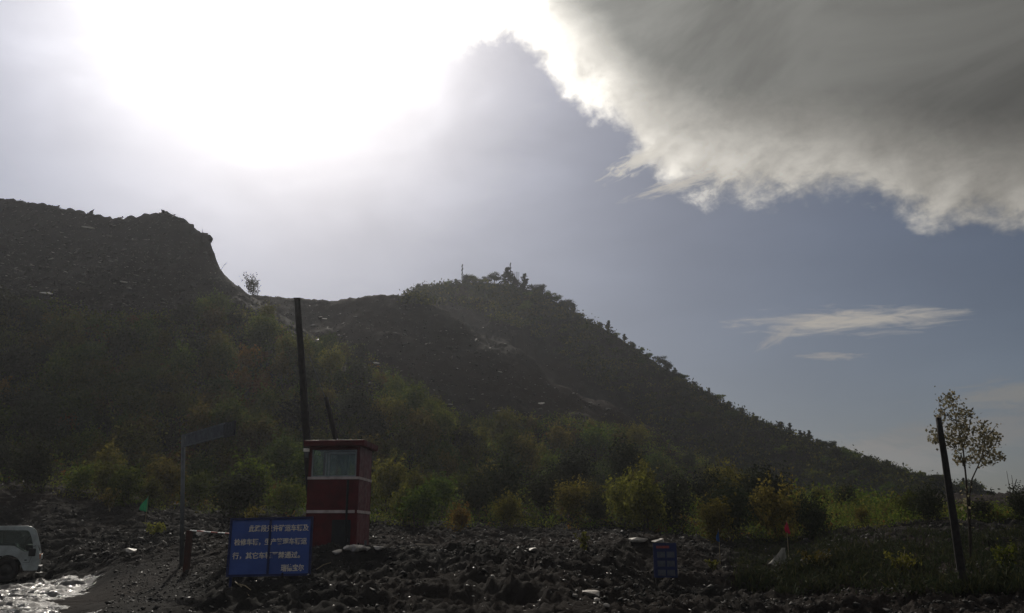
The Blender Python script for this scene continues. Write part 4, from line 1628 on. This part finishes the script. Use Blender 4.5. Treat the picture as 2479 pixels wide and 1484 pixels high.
def young_tree():
    Y = 23.5
    base = at(2352, 1400, Y)
    gz = ground_z(base.x, base.y)
    root = empty('young_tree', (base.x, base.y, gz), 0, 'young tree with sparse pale autumn leaves behind the leaning post', 'tree')
    o = Vector((base.x, base.y, gz))
    loc = lambda px, py, dy=0: at(px, py, Y + dy) - o
    rs = np.random.default_rng(5)
    mb = MB()
    stems = [[(2352, 1420), (2346, 1280), (2338, 1160), (2330, 1080), (2312, 1010), (2298, 960)],
             [(2350, 1330), (2346, 1200), (2352, 1160), (2375, 1110), (2385, 1060), (2372, 1020)],
             [(2338, 1150), (2326, 1100), (2290, 1070), (2262, 1055)],
             [(2330, 1085), (2345, 1040), (2352, 1000)],
             [(2362, 1135), (2395, 1118), (2425, 1100)],
             [(2376, 1108), (2402, 1085), (2420, 1055)],
             [(2316, 1020), (2282, 1000), (2272, 975)],
             [(2385, 1062), (2402, 1042), (2410, 1030)]]
    tips = []
    for k, s in enumerate(stems):
        dy = [rs.normal(0, .22) * i / len(s) for i in range(len(s))] if k > 1 else [0] * len(s)
        p = [loc(*q, dy[i]) for i, q in enumerate(s)]
        r0 = (.036, .026)[k] if k < 2 else .013
        mb.tube(p, [r0 + (.005 - r0) * i / (len(p) - 1) for i in range(len(p))], 6)
        tips.append(p)
    lob = [(2298, 968, 26, 22), (2283, 1000, 16, 18), (2318, 1000, 22, 20), (2305, 1035, 34, 24), (2345, 1000, 14, 12), (2335, 1035, 26, 26), (2266, 1052, 18, 16), (2270, 1068, 18, 8), (2300, 1068, 24, 18), (2328, 1072, 26, 20),
           (2375, 1040, 26, 24), (2392, 1066, 28, 24), (2365, 1085, 32, 24), (2400, 1100, 24, 14), (2418, 1108, 14, 9), (2414, 1060, 12, 10), (2350, 1112, 28, 12), (2318, 1108, 12, 12), (2385, 1118, 22, 8), (2330, 1120, 10, 8)]
    P = []
    for px, py, rx, ry in lob:
        for _ in range(int(rx * ry / 4.6) + 16):
            dx, dy = rs.normal(0, .55, 2)
            P.append(loc(px + dx * rx, py + dy * ry, rs.normal(0, rx * .008)))
    for _ in range(46):      # leaves low on the trunk
        P.append(loc(2335 + rs.normal(0, 9), 1215 + rs.normal(0, 30), rs.normal(0, .1)))
    P = np.array([tuple(q) for q in P])
    V, F = leaf_quads(P, .056, rs, -.3, 1.6)
    mesh_np('crown', V, F, M['leaf_pale'], root)
    mb.build('trunk', M['bark'], root, True)


young_tree()
p = at(2442, 1210, 40)
gz = ground_z(p.x, p.y)
mb = MB()
o_ = Vector((p.x, p.y, gz))
for s in ([(2446, 1330), (2446, 1200), (2436, 1140)], [(2446, 1210), (2460, 1160)], [(2446, 1230), (2452, 1180), (2448, 1150)]):
    q = [at(a, b, 40) - o_ for a, b in s]
    if len(s) == 3 and s[0][1] == 1330:
        q[0] = Vector((q[0].x, q[0].y, -.2))
    mb.tube([tuple(v) for v in q], [.028, .018, .008][:len(q)], 5)
tw = mb.build('bare_sapling', M['bark'])
tw.location = o_
tag(tw, 'thin bare sapling standing past the young tree', 'sapling')


# ------------------------------------------------------------------ the white light truck
def arc(cx, cz, r, a0, a1, n):
    return [(cx + r * math.cos(R(a0 + (a1 - a0) * i / n)), cz + r * math.sin(R(a0 + (a1 - a0) * i / n))) for i in range(n + 1)]


def plate_with_holes(outer, holes, y0, thick):
    """flat sheet in x-z with openings, thick along y; returned as a mesh"""
    cu = bpy.data.curves.new('sheet', 'CURVE')
    cu.dimensions = '2D'
    cu.fill_mode = 'BOTH'
    cu.extrude = thick / 2
    cu.bevel_depth = .006
    cu.bevel_resolution = 1
    for loop in [outer] + holes:
        s = cu.splines.new('POLY')
        s.points.add(len(loop) - 1)
        for p, (a, c) in zip(s.points, loop):
            p.co = (a, c, 0, 1)
        s.use_cyclic_u = True
    tmp = bpy.data.objects.new('sheet_source', cu)
    COL.objects.link(tmp)
    bpy.context.view_layer.update()
    me = bpy.data.meshes.new_from_object(tmp.evaluated_get(bpy.context.evaluated_depsgraph_get()))
    bpy.data.objects.remove(tmp)
    bpy.data.curves.remove(cu)
    for v in me.vertices:
        a, c, d = v.co
        v.co = (a, y0 + d, c)
    return me


def build_truck():
    f = at(86, 1424, 32.0)
    gz = ground_z(f.x, f.y) - .02
    top = at(40, 1275, 32.0).z
    root = empty('light_truck', (f.x, f.y, gz), R(25), 'white cab over light truck parked at the edge of the wet road', 'truck')
    H = top - gz
    W = 1.68
    # side outline of the cab, x towards the rear is negative
    outer = ([(-1.62, .62), (-1.62, H - .04), (-1.50, H), (-.46, H)] + [(-.36, H - .03), (-.29, H - .10), (-.22, H - .26), (-.10, H - .62), (-.035, H - .86), (0, H - 1.05), (.0, .55), (-.03, .36), (-.44, .36)]
             + [(-.47, .42)] + arc(-.98, .40, .48, 10, 150, 9) + [(-1.5, .60)])
    win = [(-1.40, H - .12), (-.50, H - .12), (-.42, H - .16), (-.36, H - .27), (-.26, H - .56), (-.215, H - .78), (-.30, H - .84), (-.52, H - .84), (-.68, H - .74), (-.80, H - .66), (-.95, H - .64), (-1.40, H - .64)]
    body = MB()
    # roof, rear, front and floor run between the two sides
    strip = [(-1.62, .62), (-1.62, H - .04), (-1.50, H), (-.46, H), (-.36, H - .03)]
    me_list = [plate_with_holes(outer, [win], .0, .03), plate_with_holes(outer, [win], W, .03)]
    for me in me_list:
        body.bm.from_mesh(me)
    def panel(a, b_, inset=.016):
        q = [body.bm.verts.new(v) for v in ((a[0], inset, a[1]), (b_[0], inset, b_[1]), (b_[0], W - inset, b_[1]), (a[0], W - inset, a[1]))]
        body.bm.faces.new(q)
    for a, b_ in zip(strip, strip[1:]):
        panel(a, b_)
    for a, b_ in (((-.05, H - .82), (0, H - 1.05)), ((0, H - 1.05), (0, .62)), ((0, .62), (-.03, .37)), ((-.36, H - .03), (-.335, H - .06))):
        panel(a, b_)
    panel((-.03, .47), (-.5, .47))
    panel((-.5, .95), (-1.6, .95))
    b = body.build('cab', M['white_truck'], root)
    # a lighter roof edge: rounded gutter that catches the sun
    MB().tube([(-1.6, .0, H - .005), (-.48, .0, H + .008), (-.36, .0, H - .022), (-.28, .0, H - .09)], .022, 8).build('roof_gutter', M['white_truck'], root, True)
    # windscreen
    ws = MB()
    q = [ws.bm.verts.new(v) for v in ((-.335, .03, H - .06), (-.05, .03, H - .82), (-.05, W - .03, H - .82), (-.335, W - .03, H - .06))]
    ws.bm.faces.new(q)
    ws.build('windscreen', M['glass'], root)
    # side windows
    for y in (.006, W - .006):
        me = plate_with_holes([(x * 1.0, z) for x, z in win], [], y, .004)
        link('side_window', me, M['glass'], root)
        fr = MB()
        fr.tube([(win[i][0], y - .012 if y < 1 else y + .012, win[i][1]) for i in list(range(len(win))) + [0]], .012, 4, False)
        fr.build('window_seal', M['dark_plastic'], root)
    # door: shut lines and handle
    dr = MB()
    for a, c in (((-1.46, H - .08), (-1.46, .98)), ((-.19, H - .76), (-.30, .62)), ((-.30, .62), (-.49, .62))):
        dr.tube([(a[0], -.018, a[1]), (c[0], -.018, c[1])], .006, 4)
    d = dr.build('door_seam', M['dark_plastic'], root)
    MB().box((-1.22, -.028, H - 1.0), (.16, .03, .055), bev=.01).build('door_handle', M['dark_plastic'], root)
    MB().box((-.42, -.022, H - 1.12), (.07, .012, .04)).build('side_badge', M['dark_plastic'], root)
    # mirror on an arm
    mr = MB().box((-.24, -.20, H - .86), (.22, .10, .26), bev=.03).build('mirror', M['dark_plastic'], root)
    MB().tube([(-.16, 0, H - .64), (-.22, -.20, H - .66)], .012, 6).build('mirror_arm', M['dark_plastic'], mr)
    # bumper, corner lamps, headlights
    MB().box((.02, W / 2, .40), (.12, W + .02, .22), bev=.03).build('bumper', M['dark_plastic'], root)
    for y in (.05, W - .05):
        MB().box((-.005, y, .82), (.07, .14, .17), bev=.015).build('indicator_lamp', M['amber'], root)
        MB().box((.012, y + (.22 if y < 1 else -.22), .80), (.05, .26, .17), bev=.02).build('headlight', M['lamp_white'], root)
    # inside: bench, steering wheel
    MB().box((-1.05, W / 2, 1.12), (.5, W - .2, .3), bev=.05).box((-1.38, W / 2, 1.45), (.14, W - .25, .62), bev=.05).build('seat', M['seat'], root)
    MB().box((-.34, W / 2, 1.12), (.26, W - .12, .22), bev=.05).build('dashboard', M['dark_plastic'], root)
    sw = MB()
    sw.tube([(-.52 + .07 * math.sin(t), 1.22 + .19 * math.cos(t), 1.36 + .18 * math.sin(t)) for t in np.linspace(0, 2 * math.pi, 17)], .014, 5, False)
    sw.build('steering_wheel', M['dark_plastic'], root)
    # wheels
    def wheel(x, y, out):
        t = MB()
        prof = [(.20, -.10), (.34, -.11), (.38, -.07), (.38, .07), (.34, .11), (.20, .10)]
        n = 24
        rings = [[t.bm.verts.new((x + r * math.cos(2 * math.pi * k / n), y + w, .38 + r * math.sin(2 * math.pi * k / n))) for r, w in prof] for k in range(n)]
        for k in range(n):
            for j in range(len(prof)):
                t.bm.faces.new((rings[k][j], rings[(k + 1) % n][j], rings[(k + 1) % n][(j + 1) % len(prof)], rings[k][(j + 1) % len(prof)]))
        w_ = t.build('wheel', M['rubber'], root, True)
        r = MB().tube([(x, y - .05 * out, .38), (x, y + .05 * out, .38), (x, y + .09 * out, .38)], [.205, .205, .07], 16)
        r.build('rim', M['rim'], w_)
    for x in (-1.0, -3.9):
        wheel(x, .14, -1)
        wheel(x, W - .14, 1)
    # chassis and cargo body (mostly beyond the picture's edge)
    MB().box((-2.6, W / 2 - .35, .62), (4.6, .12, .18)).box((-2.6, W / 2 + .35, .62), (4.6, .12, .18)).build('chassis', M['dark_plastic'], root)
    cg = MB()
    cg.box((-3.45, W / 2, .86), (3.3, W + .1, .10))
    cg.box((-3.45, -.03, 1.12), (3.3, .04, .42))
    cg.box((-3.45, W + .03, 1.12), (3.3, .04, .42))
    cg.box((-5.08, W / 2, 1.12), (.04, W + .02, .42))
    cg.build('cargo_bed', M['board_back'], root)
    hb = MB()
    for y in (.05, W / 2, W - .05):
        hb.box((-1.80, y, 1.55), (.06, .06, 1.4))
    hb.box((-1.80, W / 2, 2.30), (.07, W + .06, .16))
    tag(hb.build('headboard', M['yellow'], root), 'yellow rack behind the cab')


build_truck()

# ------------------------------------------------------------------ thin sunlit haze over the valley
HAZE = 0.00034
m, b, o = material('valley_haze')
v = b.node('ShaderNodeVolumePrincipled')
v.inputs['Color'].default_value = (.90, .93, 1.0, 1)
v.inputs['Density'].default_value = HAZE
v.inputs['Anisotropy'].default_value = .6
b.l.new(v.outputs[0], o.inputs['Volume'])
if HAZE > 0:
    hb = MB().box((0, 0, 0), (1400, 1400, 1)).build('haze', m)
    zt = max(p[2] for pts, s, c in RID3 for p in pts) + 8
    zb = -2.2
    hb.scale = (1, 1, zt - zb)
    hb.location = (0, 0, (zt + zb) / 2)
    tag(hb, kind='stuff')

# parent shrubs' prototypes that found no place are removed
for root, _k2 in PROTO:
    if root.name not in USED:
        for c in KIDS[root.name]:
            bpy.data.objects.remove(c)
        bpy.data.objects.remove(root)
